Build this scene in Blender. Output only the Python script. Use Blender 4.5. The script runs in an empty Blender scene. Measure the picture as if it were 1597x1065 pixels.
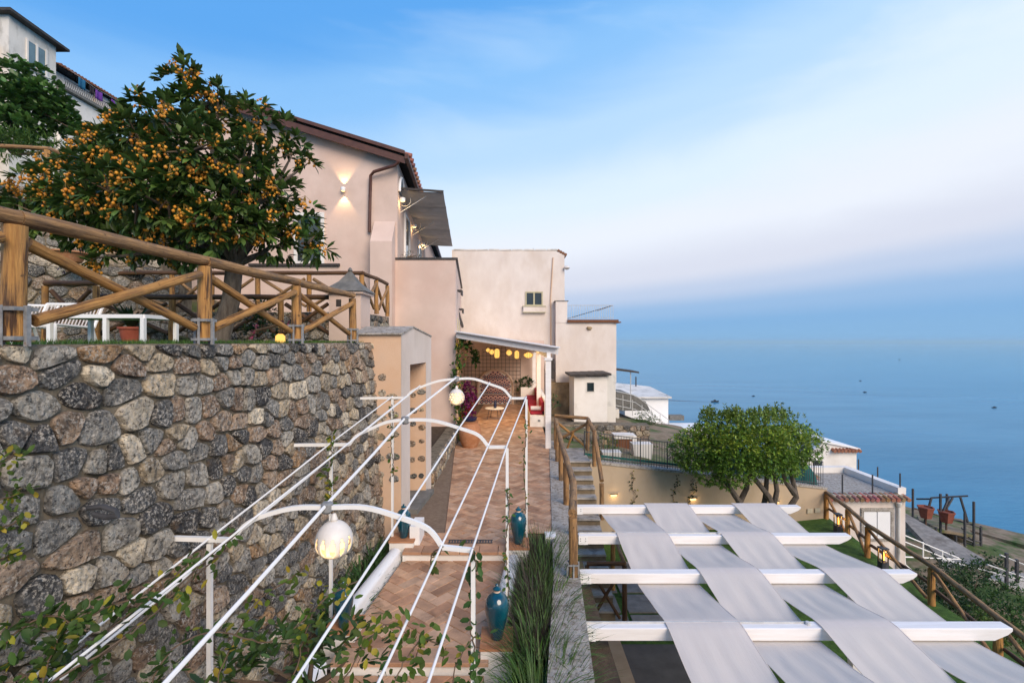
import bpy, bmesh, math, random
import numpy as np
from mathutils import Vector, Matrix, noise as mnoise
random.seed(7); RNG = np.random.default_rng(11)
sc = bpy.context.scene
R = math.radians
# ---------------------------------------------------------------- camera, sky, sun, exposure
camd = bpy.data.cameras.new('camera'); cam = bpy.data.objects.new('camera', camd)
sc.collection.objects.link(cam); sc.camera = cam
camd.sensor_width = 36.0; camd.lens = 16.9; camd.clip_start = 0.05; camd.clip_end = 60000
cam.location = (0, 0, 0); cam.rotation_euler = (R(90), 0, 0)
F = 750.0                       # focal length in photo pixels (1597 wide)
def P(px, py, d):               # photo pixel + metres of depth -> place in the world (survey helper)
    return Vector(((px - 798.5) * d / F, d, (532.5 - py) * d / F))
def srgb(r, g, b):
    f = lambda c: (c / 255 / 12.92) if c <= 10 else ((c / 255 + .055) / 1.055) ** 2.4
    return (f(r), f(g), f(b))
world = bpy.data.worlds.new('World'); sc.world = world; world.use_nodes = True
wn = world.node_tree; wn.nodes.clear()
def N(nt, t, **kw):
    n = nt.nodes.new(t)
    for k, v in kw.items():
        if k in ('operation', 'blend_type', 'data_type', 'noise_dimensions', 'feature', 'sky_type', 'attribute_name', 'interpolation_type', 'wave_type', 'bands_direction', 'distance'):
            setattr(n, k, v)
    return n
def L(nt, a, b): nt.links.new(a, b)
def math_node(nt, op, a, b=None, clamp=False):
    n = nt.nodes.new('ShaderNodeMath'); n.operation = op; n.use_clamp = clamp
    for i, v in enumerate((a, b)):
        if v is None: continue
        if isinstance(v, (int, float)): n.inputs[i].default_value = v
        else: nt.links.new(v, n.inputs[i])
    return n.outputs[0]
def ramp(nt, fac, stops, interp='LINEAR'):
    n = nt.nodes.new('ShaderNodeValToRGB'); cr = n.color_ramp; cr.interpolation = interp
    while len(cr.elements) > 1: cr.elements.remove(cr.elements[-1])
    cr.elements[0].position = stops[0][0]; cr.elements[0].color = (*stops[0][1], 1)
    for p, c in stops[1:]:
        e = cr.elements.new(p); e.color = (*c, 1)
    if fac is not None: nt.links.new(fac, n.inputs[0])
    return n.outputs[0]
def mixc(nt, fac, a, b, bt='MIX'):
    n = nt.nodes.new('ShaderNodeMix'); n.data_type = 'RGBA'; n.blend_type = bt
    for i, v in ((0, fac), (6, a), (7, b)):
        if isinstance(v, (int, float)): n.inputs[i].default_value = v
        elif isinstance(v, tuple): n.inputs[i].default_value = (*v[:3], 1)
        else: nt.links.new(v, n.inputs[i])
    return n.outputs[2]
def build_world():
    nt = wn
    tc = nt.nodes.new('ShaderNodeTexCoord'); sep = nt.nodes.new('ShaderNodeSeparateXYZ')
    L(nt, tc.outputs['Generated'], sep.inputs[0])
    x, y, z = sep.outputs
    zz = math_node(nt, 'MAXIMUM', z, -0.05)
    hi = math_node(nt, 'MULTIPLY', math_node(nt, 'SUBTRACT', zz, 0.05), 2.2, True)
    sh = math_node(nt, 'MULTIPLY', math_node(nt, 'MULTIPLY', x, -0.20), hi)
    lo = math_node(nt, 'MULTIPLY', math_node(nt, 'MAXIMUM', math_node(nt, 'SUBTRACT', x, 0.1), 0.0), -0.045)
    t = math_node(nt, 'ADD', math_node(nt, 'ADD', zz, sh), lo)
    # thin stretched cirrus
    mp = nt.nodes.new('ShaderNodeMapping'); mp.inputs['Rotation'].default_value = (0, R(24), R(20)); mp.inputs['Scale'].default_value = (1.3, 2.0, 6.0)
    L(nt, tc.outputs['Generated'], mp.inputs[0])
    nz = nt.nodes.new('ShaderNodeTexNoise'); nz.inputs['Scale'].default_value = 1.5; nz.inputs['Detail'].default_value = 6; nz.inputs['Roughness'].default_value = .52; nz.inputs['Distortion'].default_value = .5
    L(nt, mp.outputs[0], nz.inputs[0])
    wob = math_node(nt, 'MULTIPLY', math_node(nt, 'SUBTRACT', nz.outputs[0], 0.5), math_node(nt, 'MULTIPLY', hi, -0.15))
    t = math_node(nt, 'ADD', t, wob)
    tt = math_node(nt, 'ADD', t, 0.1)
    col = ramp(nt, tt, [(0.0, srgb(128, 171, 211)), (.10, srgb(128, 171, 211)), (.122, srgb(127, 170, 212)), (.150, srgb(146, 179, 216)), (.182, srgb(182, 197, 222)),
        (.215, srgb(207, 212, 227)), (.28, srgb(223, 229, 240)), (.36, srgb(212, 228, 244)), (.47, srgb(176, 209, 242)), (.58, srgb(134, 186, 237)), (.70, srgb(92, 160, 228)), (1.0, srgb(62, 132, 212))], 'EASE')
    cl = math_node(nt, 'MULTIPLY', math_node(nt, 'SUBTRACT', nz.outputs[0], 0.52), math_node(nt, 'MULTIPLY', hi, 1.0), True)
    col = mixc(nt, cl, col, srgb(225, 234, 246))
    bg = nt.nodes.new('ShaderNodeBackground'); bg.inputs[1].default_value = 0.93
    L(nt, col, bg.inputs[0]); out = nt.nodes.new('ShaderNodeOutputWorld'); L(nt, bg.outputs[0], out.inputs[0])
build_world()
sund = bpy.data.lights.new('sun', 'SUN'); sun = bpy.data.objects.new('sun', sund); sc.collection.objects.link(sun)
sund.energy = 2.9; sund.angle = R(40); sund.color = (1.0, .82, .66)
sun.rotation_euler = (R(57), 0, R(29))      # afterglow from behind the camera, low and wide
sc.view_settings.view_transform = 'Standard'; sc.view_settings.look = 'None'
sc.view_settings.exposure = 0.33; sc.view_settings.gamma = 1.0
sc.cycles.max_bounces = 5; sc.cycles.diffuse_bounces = 3; sc.cycles.glossy_bounces = 3; sc.cycles.transparent_max_bounces = 6
sc.cycles.caustics_reflective = False; sc.cycles.caustics_refractive = False
sc.cycles.use_denoising = True; sc.cycles.sample_clamp_indirect = 4.0

# ---------------------------------------------------------------- materials
MATS = {}
def pm(name, c1, c2=None, scale=6.0, rough=.8, bump=0.0, bscale=30.0, stretch=(1, 1, 1), attr=False, c3=None, s3=1.0, t3=(.5, .65), spec=.3, detail=5, coat=0, transl=0, lo=.35, hi=.65, bdist=.02, vor=0):
    m = bpy.data.materials.new(name); m.use_nodes = True; nt = m.node_tree
    b = nt.nodes['Principled BSDF']; b.inputs['Roughness'].default_value = rough
    b.inputs['Specular IOR Level'].default_value = spec; b.inputs['Coat Weight'].default_value = coat; b.inputs['Coat Roughness'].default_value = .08
    tc = nt.nodes.new('ShaderNodeTexCoord'); mp = nt.nodes.new('ShaderNodeMapping'); mp.inputs['Scale'].default_value = stretch
    L(nt, tc.outputs['Object'], mp.inputs[0])
    def nz(s, d=detail, r=.6):
        n = nt.nodes.new('ShaderNodeTexNoise'); n.inputs['Scale'].default_value = s; n.inputs['Detail'].default_value = d; n.inputs['Roughness'].default_value = r
        L(nt, mp.outputs[0], n.inputs[0]); return n.outputs[0]
    c2 = c2 or c1
    col = ramp(nt, nz(scale), [(lo, c1), (hi, c2)])
    if attr:
        a = nt.nodes.new('ShaderNodeAttribute'); a.attribute_name = 'col'
        col = mixc(nt, 1.0, col, a.outputs[0], 'MULTIPLY')
    if c3:
        f = ramp(nt, nz(s3, 8, .65), [(t3[0], (0, 0, 0)), (t3[1], (1, 1, 1))])
        col = mixc(nt, f, col, c3)
    L(nt, col, b.inputs['Base Color'])
    if bump:
        bn = nt.nodes.new('ShaderNodeBump'); bn.inputs['Strength'].default_value = bump; bn.inputs['Distance'].default_value = bdist
        h = nz(bscale, 8, .65)
        if vor:
            v = nt.nodes.new('ShaderNodeTexVoronoi'); v.inputs['Scale'].default_value = vor; L(nt, mp.outputs[0], v.inputs[0])
            h = math_node(nt, 'ADD', h, math_node(nt, 'MULTIPLY', v.outputs[0], -.6))
        L(nt, h, bn.inputs['Height']); L(nt, bn.outputs[0], b.inputs['Normal'])
    if transl:
        tr = nt.nodes.new('ShaderNodeBsdfTranslucent'); L(nt, col, tr.inputs[0])
        mx = nt.nodes.new('ShaderNodeMixShader'); mx.inputs[0].default_value = transl
        o = nt.nodes['Material Output']; L(nt, b.outputs[0], mx.inputs[1]); L(nt, tr.outputs[0], mx.inputs[2]); L(nt, mx.outputs[0], o.inputs[0])
    MATS[name] = m; return m
def emis(name, c, s):
    m = bpy.data.materials.new(name); m.use_nodes = True; nt = m.node_tree; nt.nodes.clear()
    e = nt.nodes.new('ShaderNodeEmission'); e.inputs[0].default_value = (*c, 1); e.inputs[1].default_value = s
    o = nt.nodes.new('ShaderNodeOutputMaterial'); L(nt, e.outputs[0], o.inputs[0]); MATS[name] = m; return m
def glass(name, c, rough=.05):
    m = pm(name, c, rough=rough, spec=.8); return m
pm('pink_plaster', (.60, .455, .375), (.69, .53, .445), 1.1, .9, .25, 40, c3=(.60, .42, .34), s3=.5, t3=(.5, .8))
pm('peach_plaster', (.60, .40, .26), (.66, .47, .33), 1.6, .9, .3, 40, c3=(.50, .36, .26), s3=.8, t3=(.5, .8))
pm('cream_plaster', (.66, .58, .515), (.75, .68, .615), 1.1, .92, .45, 25, c3=(.60, .50, .41), s3=.7, t3=(.48, .8), stretch=(1, 1, .55))
pm('white_plaster', (.72, .68, .62), (.80, .77, .72), 1.5, .9, .3, 30, c3=(.5, .46, .4), s3=.9, t3=(.58, .8))
pm('stained_plaster', (.60, .58, .53), (.74, .71, .65), 1.0, .92, .35, 20, c3=(.25, .23, .19), s3=1.1, t3=(.52, .75), stretch=(1, 1, .5))
pm('beige_plaster', (.40, .31, .21), (.48, .38, .27), 1.4, .92, .3, 30, c3=(.33, .26, .18), s3=.7, t3=(.5, .75), stretch=(1, 1, .6))
pm('ochre_render', (.36, .25, .13), (.45, .34, .21), 2.0, .95, .6, 14, c3=(.2, .15, .10), s3=1.6, t3=(.45, .65))
pm('white_paint', (.80, .80, .79), (.84, .83, .81), 3, .45, .08, 60, spec=.4)
pm('white_metal', (.78, .77, .73), (.82, .81, .78), 8, .35, .04, 80, spec=.5, c3=(.55, .48, .38), s3=9, t3=(.66, .74))
pm('white_wood', (.76, .72, .68), (.83, .80, .77), 3, .5, .12, 12, stretch=(.6, 8, 8), spec=.4, c3=(.62, .55, .48), s3=2.2, t3=(.62, .8))
pm('stone', (.62, .62, .62), (1.0, 1.0, 1.0), 9, .9, 1.0, 20, attr=True, c3=(.02, .02, .022), s3=55, t3=(.55, .66), spec=.25, detail=9, bdist=.06, vor=18)
def stone_mat():
    # speckled, lichened field stone: tint per stone from its own attribute
    m = MATS['stone']; nt = m.node_tree; b = nt.nodes['Principled BSDF']
    for l in list(b.inputs['Base Color'].links): nt.links.remove(l)
    tc = nt.nodes.new('ShaderNodeTexCoord'); a = nt.nodes.new('ShaderNodeAttribute'); a.attribute_name = 'col'
    def nz(s, d=6, r=.6):
        n = nt.nodes.new('ShaderNodeTexNoise'); n.inputs['Scale'].default_value = s; n.inputs['Detail'].default_value = d; n.inputs['Roughness'].default_value = r
        L(nt, tc.outputs['Object'], n.inputs[0]); return n.outputs[0]
    big = ramp(nt, nz(6.5, 8, .65), [(.32, (.42, .42, .43)), (.68, (1.5, 1.46, 1.38))])
    col = mixc(nt, 1.0, a.outputs[0], big, 'MULTIPLY')
    light = ramp(nt, nz(48, 7, .7), [(.50, (0, 0, 0)), (.57, (1, 1, 1))])
    patch = ramp(nt, nz(7, 4), [(.36, (0, 0, 0)), (.54, (1, 1, 1))])
    lf = mixc(nt, 1.0, light, patch, 'MULTIPLY'); 
    col = mixc(nt, math_node(nt, 'MULTIPLY', lf, .75), col, (.60, .55, .47))
    dark = ramp(nt, nz(30, 8, .75), [(.53, (0, 0, 0)), (.60, (1, 1, 1))])
    col = mixc(nt, math_node(nt, 'MULTIPLY', dark, .8), col, (.018, .017, .016))
    rust = ramp(nt, nz(4.0, 5), [(.6, (0, 0, 0)), (.75, (1, 1, 1))])
    col = mixc(nt, math_node(nt, 'MULTIPLY', rust, .45), col, (.30, .17, .07))
    L(nt, col, b.inputs['Base Color'])
stone_mat()
pm('mortar', (.14, .113, .078), (.235, .195, .14), 8, .95, .8, 40, c3=(.05, .045, .03), s3=3, t3=(.5, .65))
pm('concrete', (.30, .275, .24), (.46, .425, .375), 5, .92, .9, 34, c3=(.19, .155, .12), s3=16, t3=(.5, .62), detail=9)
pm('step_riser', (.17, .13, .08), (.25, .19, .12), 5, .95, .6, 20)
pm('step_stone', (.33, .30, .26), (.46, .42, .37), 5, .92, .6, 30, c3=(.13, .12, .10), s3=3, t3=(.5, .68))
pm('portal_plaster', (.62, .53, .46), (.70, .61, .54), 1.4, .9, .3, 34, c3=(.5, .42, .35), s3=1.0, t3=(.52, .8), stretch=(1, 1, .5))
pm('slate', (.12, .12, .11), (.20, .195, .18), 6, .8, .4, 30)
pm('terracotta_tile', (.85, .82, .80), (1.35, 1.3, 1.25), 4, .62, .25, 40, attr=True, c3=(.14, .08, .045), s3=2.6, t3=(.56, .78), spec=.4, detail=7)
pm('grout', (.16, .11, .075), (.22, .16, .11), 14, .95, .3, 60)
pm('terracotta', (.36, .155, .07), (.46, .22, .11), 7, .8, .3, 40, c3=(.52, .34, .22), s3=4, t3=(.6, .78))
pm('red_pot', (.30, .07, .04), (.38, .10, .06), 7, .7, .2, 30)
pm('roof_tile', (.34, .15, .09), (.50, .24, .15), 5, .85, .4, 30, attr=True)
pm('brown_metal', (.075, .03, .022), (.11, .045, .03), 4, .5, .1, 30, spec=.4)
pm('dark_trim', (.035, .03, .027), (.06, .05, .045), 5, .6, .1, 30)
pm('log_honey', (.52, .27, .075), (.30, .135, .035), 6, .55, .9, 10, stretch=(9, 9, .6), c3=(.06, .026, .01), s3=3.0, t3=(.54, .64), spec=.4)
pm('log_weathered', (.46, .255, .10), (.22, .12, .05), 6, .65, .9, 10, stretch=(7, 7, .7), c3=(.055, .03, .016), s3=2.2, t3=(.5, .66), spec=.35)
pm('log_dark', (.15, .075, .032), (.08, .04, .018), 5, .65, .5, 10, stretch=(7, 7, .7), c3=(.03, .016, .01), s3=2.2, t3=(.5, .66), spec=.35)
def weather(name, c, sc_, lo_, hi_, k):
    m = MATS[name]; nt = m.node_tree; b = nt.nodes['Principled BSDF']; src = b.inputs['Base Color'].links[0].from_socket
    tc = nt.nodes.new('ShaderNodeTexCoord'); n = nt.nodes.new('ShaderNodeTexNoise'); n.inputs['Scale'].default_value = sc_; n.inputs['Detail'].default_value = 7; n.inputs['Roughness'].default_value = .65
    oi = nt.nodes.new('ShaderNodeObjectInfo'); va = nt.nodes.new('ShaderNodeVectorMath'); va.operation = 'ADD'; L(nt, tc.outputs['Object'], va.inputs[0]); L(nt, oi.outputs['Random'], va.inputs[1]); L(nt, va.outputs[0], n.inputs[0])
    f = ramp(nt, n.outputs[0], [(lo_, (0, 0, 0)), (hi_, (k, k, k))]); L(nt, mixc(nt, f, src, c), b.inputs['Base Color'])
weather('log_honey', (.17, .105, .055), 3.2, .48, .72, .75); weather('log_weathered', (.13, .095, .065), 3.0, .45, .66, .75)
weather('log_honey', (.045, .022, .01), 16, .63, .70, .85); weather('log_weathered', (.035, .02, .012), 15, .60, .68, .85)
pm('hopper_red', (.19, .055, .035), (.25, .08, .05), 6, .8, .2, 30)
pm('galvanised', (.16, .165, .165), (.30, .30, .295), 14, .5, .2, 40, c3=(.16, .09, .05), s3=8, t3=(.6, .7), spec=.6)
pm('dark_iron', (.035, .036, .04), (.06, .06, .065), 8, .55, .1, 40, spec=.5)
pm('rust_iron', (.07, .04, .03), (.13, .075, .05), 8, .8, .3, 40)
pm('pale_iron', (.45, .45, .44), (.6, .6, .58), 8, .5, .1, 40)
pm('green_screen', (.008, .085, .075), (.012, .12, .10), 6, .7, .3, 12, stretch=(6, 6, .5))
pm('fabric', (.84, .76, .69), (.865, .79, .72), 2.0, .9, .25, 5, stretch=(9, .6, 4), spec=.1, bdist=.012, transl=.35)
pm('awning_cloth', (.21, .19, .165), (.27, .245, .215), 2.4, .9, .25, 10, transl=.3)
pm('red_cushion', (.30, .018, .035), (.38, .03, .05), 5, .9, .2, 30)
pm('cushion_white', (.62, .56, .53), (.72, .66, .62), 5, .9, .2, 30)
pm('teal_glaze', (.002, .042, .068), (.004, .070, .098), 5, .12, .05, 8, spec=.6, coat=.7, c3=(.006, .105, .13), s3=2.5, t3=(.55, .8))
pm('bisque', (.52, .36, .27), (.62, .47, .37), 10, .8, .2, 40)
pm('ceramic', (.66, .62, .56), (.74, .70, .65), 6, .4, .1, 40, spec=.4)
pm('grass', (.045, .105, .014), (.085, .17, .025), 9, .9, .9, 60, c3=(.03, .07, .01), s3=3, t3=(.5, .65), bdist=.05)
pm('blade', (.75, .75, .75), (1.1, 1.1, 1.1), 3, .5, attr=True, spec=.35, transl=.25)
pm('leaf', (.75, .75, .75), (1.15, 1.15, 1.15), 4, .42, attr=True, spec=.45, transl=.18)
pm('leaf_soft', (.75, .75, .75), (1.15, 1.15, 1.15), 4, .6, attr=True, spec=.3, transl=.3)
pm('bark', (.075, .06, .048), (.15, .125, .10), 7, .9, .9, 16, stretch=(3, 3, .8))
pm('twig', (.10, .065, .04), (.17, .12, .08), 8, .85, .3, 40)
pm('fruit', (.60, .25, .018), (.66, .32, .035), 8, .5, .1, 60, attr=True, spec=.35)
pm('soil', (.05, .035, .024), (.10, .07, .048), 8, .98, .9, 30)
pm('dry_ground', (.17, .125, .08), (.27, .21, .145), 2.0, .97, .7, 12, c3=(.06, .10, .025), s3=.55, t3=(.46, .6))
pm('scrub_ground', (.045, .075, .018), (.11, .12, .04), 1.2, .97, .9, 9, c3=(.17, .13, .08), s3=.5, t3=(.5, .65), bdist=.2)
pm('paving', (.20, .185, .165), (.29, .265, .235), 4, .9, .3, 30, c3=(.14, .12, .10), s3=1.5, t3=(.5, .7))
pm('tan_paving', (.34, .25, .16), (.40, .30, .20), 5, .9, .3, 50)
pm('grey_floor', (.085, .08, .075), (.12, .112, .105), 3, .85, .2, 30)
pm('pane', (.012, .018, .022), (.03, .045, .05), .8, .08, spec=.8)
pm('pane_sky', (.05, .12, .16), (.10, .2, .25), .8, .1, spec=.8)
pm('wood_door', (.13, .05, .022), (.20, .085, .04), 4, .75, .4, 14, stretch=(10, 10, .6))
pm('frame_olive', (.42, .38, .24), (.5, .46, .31), 5, .7, .1, 30)
pm('tile_navy', (.014, .022, .065), (.022, .032, .085), 5, .25, spec=.5)
pm('tile_pink', (.46, .22, .18), (.52, .27, .22), 5, .3, spec=.5)
pm('tile_cream', (.55, .47, .42), (.6, .52, .47), 5, .35, spec=.5)
pm('cloth_blue', (.01, .10, .20)); pm('cloth_purple', (.12, .035, .25)); pm('cloth_black', (.015, .013, .02)); pm('cloth_pale', (.55, .65, .7))
pm('boat_wake', (.012, .06, .12), rough=.4); pm('boat_dark', (.02, .025, .035)); pm('foam', (.55, .62, .68), rough=.6)
pm('silver_box', (.42, .38, .28), (.48, .44, .33), 6, .6)
emis('glow_warm', (1.0, .62, .22), 6.0); emis('glow_lamp', (1.0, .62, .24), 2.6); emis('glow_amber', (1.0, .42, .06), 4.0); emis('glow_yellow', (1.0, .52, .12), 1.35)
def sea_mat():
    m = bpy.data.materials.new('sea'); m.use_nodes = True; nt = m.node_tree; nt.nodes.clear(); out = nt.nodes.new('ShaderNodeOutputMaterial')
    tc = nt.nodes.new('ShaderNodeTexCoord')
    def nz(s, d, st, r=.6):
        mp = nt.nodes.new('ShaderNodeMapping'); mp.inputs['Scale'].default_value = st; mp.inputs['Rotation'].default_value = (0, 0, R(12))
        L(nt, tc.outputs['Object'], mp.inputs[0])
        n = nt.nodes.new('ShaderNodeTexNoise'); n.inputs['Scale'].default_value = s; n.inputs['Detail'].default_value = d; n.inputs['Roughness'].default_value = r
        L(nt, mp.outputs[0], n.inputs[0]); return n.outputs[0]
    c = ramp(nt, nz(.012, 6, (.5, 1.6, 1)), [(.35, (.036, .195, .325)), (.65, (.066, .255, .395))])
    h = math_node(nt, 'ADD', nz(.35, 6, (.5, 1.2, 1)), math_node(nt, 'MULTIPLY', nz(.03, 4, (.5, 1.3, 1)), 3.0))
    bn = nt.nodes.new('ShaderNodeBump'); bn.inputs['Strength'].default_value = .5; bn.inputs['Distance'].default_value = 1.0; L(nt, h, bn.inputs['Height'])
    b2 = nt.nodes.new('ShaderNodeBump'); b2.inputs['Strength'].default_value = .07; b2.inputs['Distance'].default_value = 1.0; L(nt, h, b2.inputs['Height'])
    df = nt.nodes.new('ShaderNodeBsdfDiffuse'); L(nt, c, df.inputs[0]); L(nt, bn.outputs[0], df.inputs['Normal'])
    gl = nt.nodes.new('ShaderNodeBsdfGlossy'); gl.inputs['Roughness'].default_value = .12; gl.inputs[0].default_value = (.84, .97, 1, 1); L(nt, b2.outputs[0], gl.inputs['Normal'])
    lw = nt.nodes.new('ShaderNodeLayerWeight'); lw.inputs[0].default_value = .5
    f = math_node(nt, 'MULTIPLY', math_node(nt, 'POWER', lw.outputs['Facing'], 9.0), .92)
    mx = nt.nodes.new('ShaderNodeMixShader'); L(nt, f, mx.inputs[0]); L(nt, df.outputs[0], mx.inputs[1]); L(nt, gl.outputs[0], mx.inputs[2]); L(nt, mx.outputs[0], out.inputs[0]); MATS['sea'] = m
sea_mat()

# ---------------------------------------------------------------- object helpers
COL = sc.collection
def tag(o, label=None, cat=None, group=None, kind=None):
    if label: o['label'] = label
    if cat: o['category'] = cat
    if group: o['group'] = group
    if kind: o['kind'] = kind
    return o
def thing(name, loc, label, cat, group=None):
    o = bpy.data.objects.new(name, None); o.location = loc; COL.objects.link(o); o.empty_display_size = .2
    return tag(o, label, cat, group)
def put(name, me, mat, parent=None, M=None):
    if mat and not me.materials: me.materials.append(MATS[mat])
    o = bpy.data.objects.new(name, me); COL.objects.link(o)
    if M is not None: o.matrix_world = M
    if parent:
        o.parent = parent
        o.matrix_parent_inverse = Matrix.Translation(-parent.location) if parent.type == 'EMPTY' else parent.matrix_basis.inverted()
    return o
class MB:
    def __init__(s): s.v = []; s.f = []; s.c = []
    def add(s, vs, fs, col=None):
        b = len(s.v); s.v += [tuple(v) for v in vs]; s.f += [tuple(b + i for i in f) for f in fs]
        if col is not None: s.c += [col] * len(vs)
        return s
    def box(s, a, b, col=None):
        x0, y0, z0 = [min(a[i], b[i]) for i in range(3)]; x1, y1, z1 = [max(a[i], b[i]) for i in range(3)]
        return s.hexa([(x0, y0, z0), (x1, y0, z0), (x1, y1, z0), (x0, y1, z0), (x0, y0, z1), (x1, y0, z1), (x1, y1, z1), (x0, y1, z1)], col)
    def hexa(s, v, col=None):
        return s.add(v, [(0, 3, 2, 1), (4, 5, 6, 7), (0, 1, 5, 4), (1, 2, 6, 5), (2, 3, 7, 6), (3, 0, 4, 7)], col)
    def prism(s, poly, dz, col=None):          # poly: 3-D loop, dz: extrusion vector
        n = len(poly); d = Vector(dz); a = [Vector(p) for p in poly]; v = a + [p + d for p in a]
        fs = [tuple(range(n))[::-1], tuple(range(n, 2 * n))] + [(i, (i + 1) % n, n + (i + 1) % n, n + i) for i in range(n)]
        return s.add(v, fs, col)
    def beam(s, p, q, w, h, up=(0, 0, 1), col=None):
        p = Vector(p); q = Vector(q); d = (q - p).normalized(); u = Vector(up)
        if abs(d.dot(u)) > .95: u = Vector((0, 1, 0))
        r = d.cross(u).normalized(); u = r.cross(d).normalized(); r = r * w / 2; u = u * h / 2
        return s.hexa([p - r - u, p + r - u, q + r - u, q - r - u, p - r + u, p + r + u, q + r + u, q - r + u], col)
    def tube(s, pts, rad, n=8, cap=True, col=None, jit=0):
        pts = [Vector(p) for p in pts]; k = len(pts)
        rad = [rad] * k if isinstance(rad, (int, float)) else rad
        t0 = (pts[1] - pts[0]).normalized(); u = t0.orthogonal().normalized(); vs = []
        for i, p in enumerate(pts):
            t = ((pts[min(i + 1, k - 1)] - pts[max(i - 1, 0)])).normalized()
            u = (u - t * u.dot(t)).normalized(); w = t.cross(u)
            for j in range(n):
                a = 2 * math.pi * j / n; rr = rad[i] * (1 + (random.uniform(-jit, jit) if jit else 0))
                vs.append(p + (u * math.cos(a) + w * math.sin(a)) * rr)
        fs = [(i * n + j, i * n + (j + 1) % n, (i + 1) * n + (j + 1) % n, (i + 1) * n + j) for i in range(k - 1) for j in range(n)]
        if cap: fs += [tuple(range(n))[::-1], tuple((k - 1) * n + j for j in range(n))]
        return s.add(vs, fs, col)
    def lathe(s, c, prof, n=20, col=None):     # prof: [(r, z)]
        c = Vector(c); vs = []
        for r, z in prof:
            for j in range(n):
                a = 2 * math.pi * j / n; vs.append((c.x + r * math.cos(a), c.y + r * math.sin(a), c.z + z))
        k = len(prof)
        fs = [(i * n + j, i * n + (j + 1) % n, (i + 1) * n + (j + 1) % n, (i + 1) * n + j) for i in range(k - 1) for j in range(n)]
        fs += [tuple(range(n))[::-1], tuple((k - 1) * n + j for j in range(n))]
        return s.add(vs, fs, col)
    def grid(s, fn, nu, nv):
        vs = [fn(i / nu, j / nv) for j in range(nv + 1) for i in range(nu + 1)]
        fs = [(j * (nu + 1) + i, j * (nu + 1) + i + 1, (j + 1) * (nu + 1) + i + 1, (j + 1) * (nu + 1) + i) for j in range(nv) for i in range(nu)]
        return s.add(vs, fs)
    def mesh(s, name, smooth=False):
        me = bpy.data.meshes.new(name); me.from_pydata(s.v, [], s.f); me.validate()
        if s.c and len(s.c) == len(s.v):
            a = me.attributes.new('col', 'FLOAT_COLOR', 'POINT')
            a.data.foreach_set('color', np.array([(*c, 1) for c in s.c], dtype=np.float32).ravel())
        if smooth:
            me.shade_smooth()
            try: me.set_sharp_from_angle(angle=R(42))
            except Exception: pass
        me.update(); return me
    def build(s, name, mat, parent=None, smooth=False):
        return put(name, s.mesh(name, smooth), mat, parent)
def struct(name, mb, mat, smooth=False):
    o = mb.build(name, mat, None, smooth); o['kind'] = 'structure'; return o
def np_mesh(name, V, Fq, col=None, smooth=False):     # V (n,3), Fq (m,k) faces, all the same size
    me = bpy.data.meshes.new(name); n = len(V); m, k = Fq.shape
    me.vertices.add(n); me.vertices.foreach_set('co', np.ascontiguousarray(V, dtype=np.float32).ravel())
    me.loops.add(m * k); me.loops.foreach_set('vertex_index', np.ascontiguousarray(Fq, dtype=np.int32).ravel())
    me.polygons.add(m); me.polygons.foreach_set('loop_start', np.arange(0, m * k, k, dtype=np.int32))
    me.update(calc_edges=True)
    if col is not None:
        a = me.attributes.new('col', 'FLOAT_COLOR', 'POINT'); c4 = np.ones((n, 4), dtype=np.float32); c4[:, :3] = col
        a.data.foreach_set('color', c4.ravel())
    if smooth: me.shade_smooth()
    return me
def unit(a): return a / np.maximum(np.linalg.norm(a, axis=1, keepdims=True), 1e-9)
def leaf_mesh(name, C, D, Nn, Ln, Wd, col, droop=.25, fold=.18, cup=0):
    # pointed oval leaves with a creased midrib; C base, D direction, Nn approximate upper side
    n = len(C); D = unit(D); S = unit(np.cross(D, Nn)); U = np.cross(S, D)
    Ln = Ln[:, None]; Wd = Wd[:, None]
    def pt(t, w, up): return C + D * Ln * t + S * Wd * w + U * (up * Wd) - U * (Ln * droop * t * t)
    pts = [pt(0, 0, 0), pt(.33, 0, -fold), pt(.70, 0, -fold), pt(1, 0, 0), pt(.30, .45, 0), pt(.72, .45, 0), pt(.30, -.45, 0), pt(.72, -.45, 0)]
    V = np.stack(pts, 1).reshape(-1, 3)
    base = np.array([(0, 4, 1, 1), (1, 4, 5, 2), (2, 5, 3, 3), (0, 1, 6, 6), (1, 2, 7, 6), (2, 3, 7, 7)])
    tri = []
    for f in base:
        f = list(f)
        tri.append(f[:3])
        if f[3] != f[2]: tri.append([f[0], f[2], f[3]])
    tri = np.array(tri); Fq = (np.arange(n)[:, None, None] * 8 + tri[None]).reshape(-1, 3)
    return np_mesh(name, V, Fq, np.repeat(col, 8, axis=0))
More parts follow.
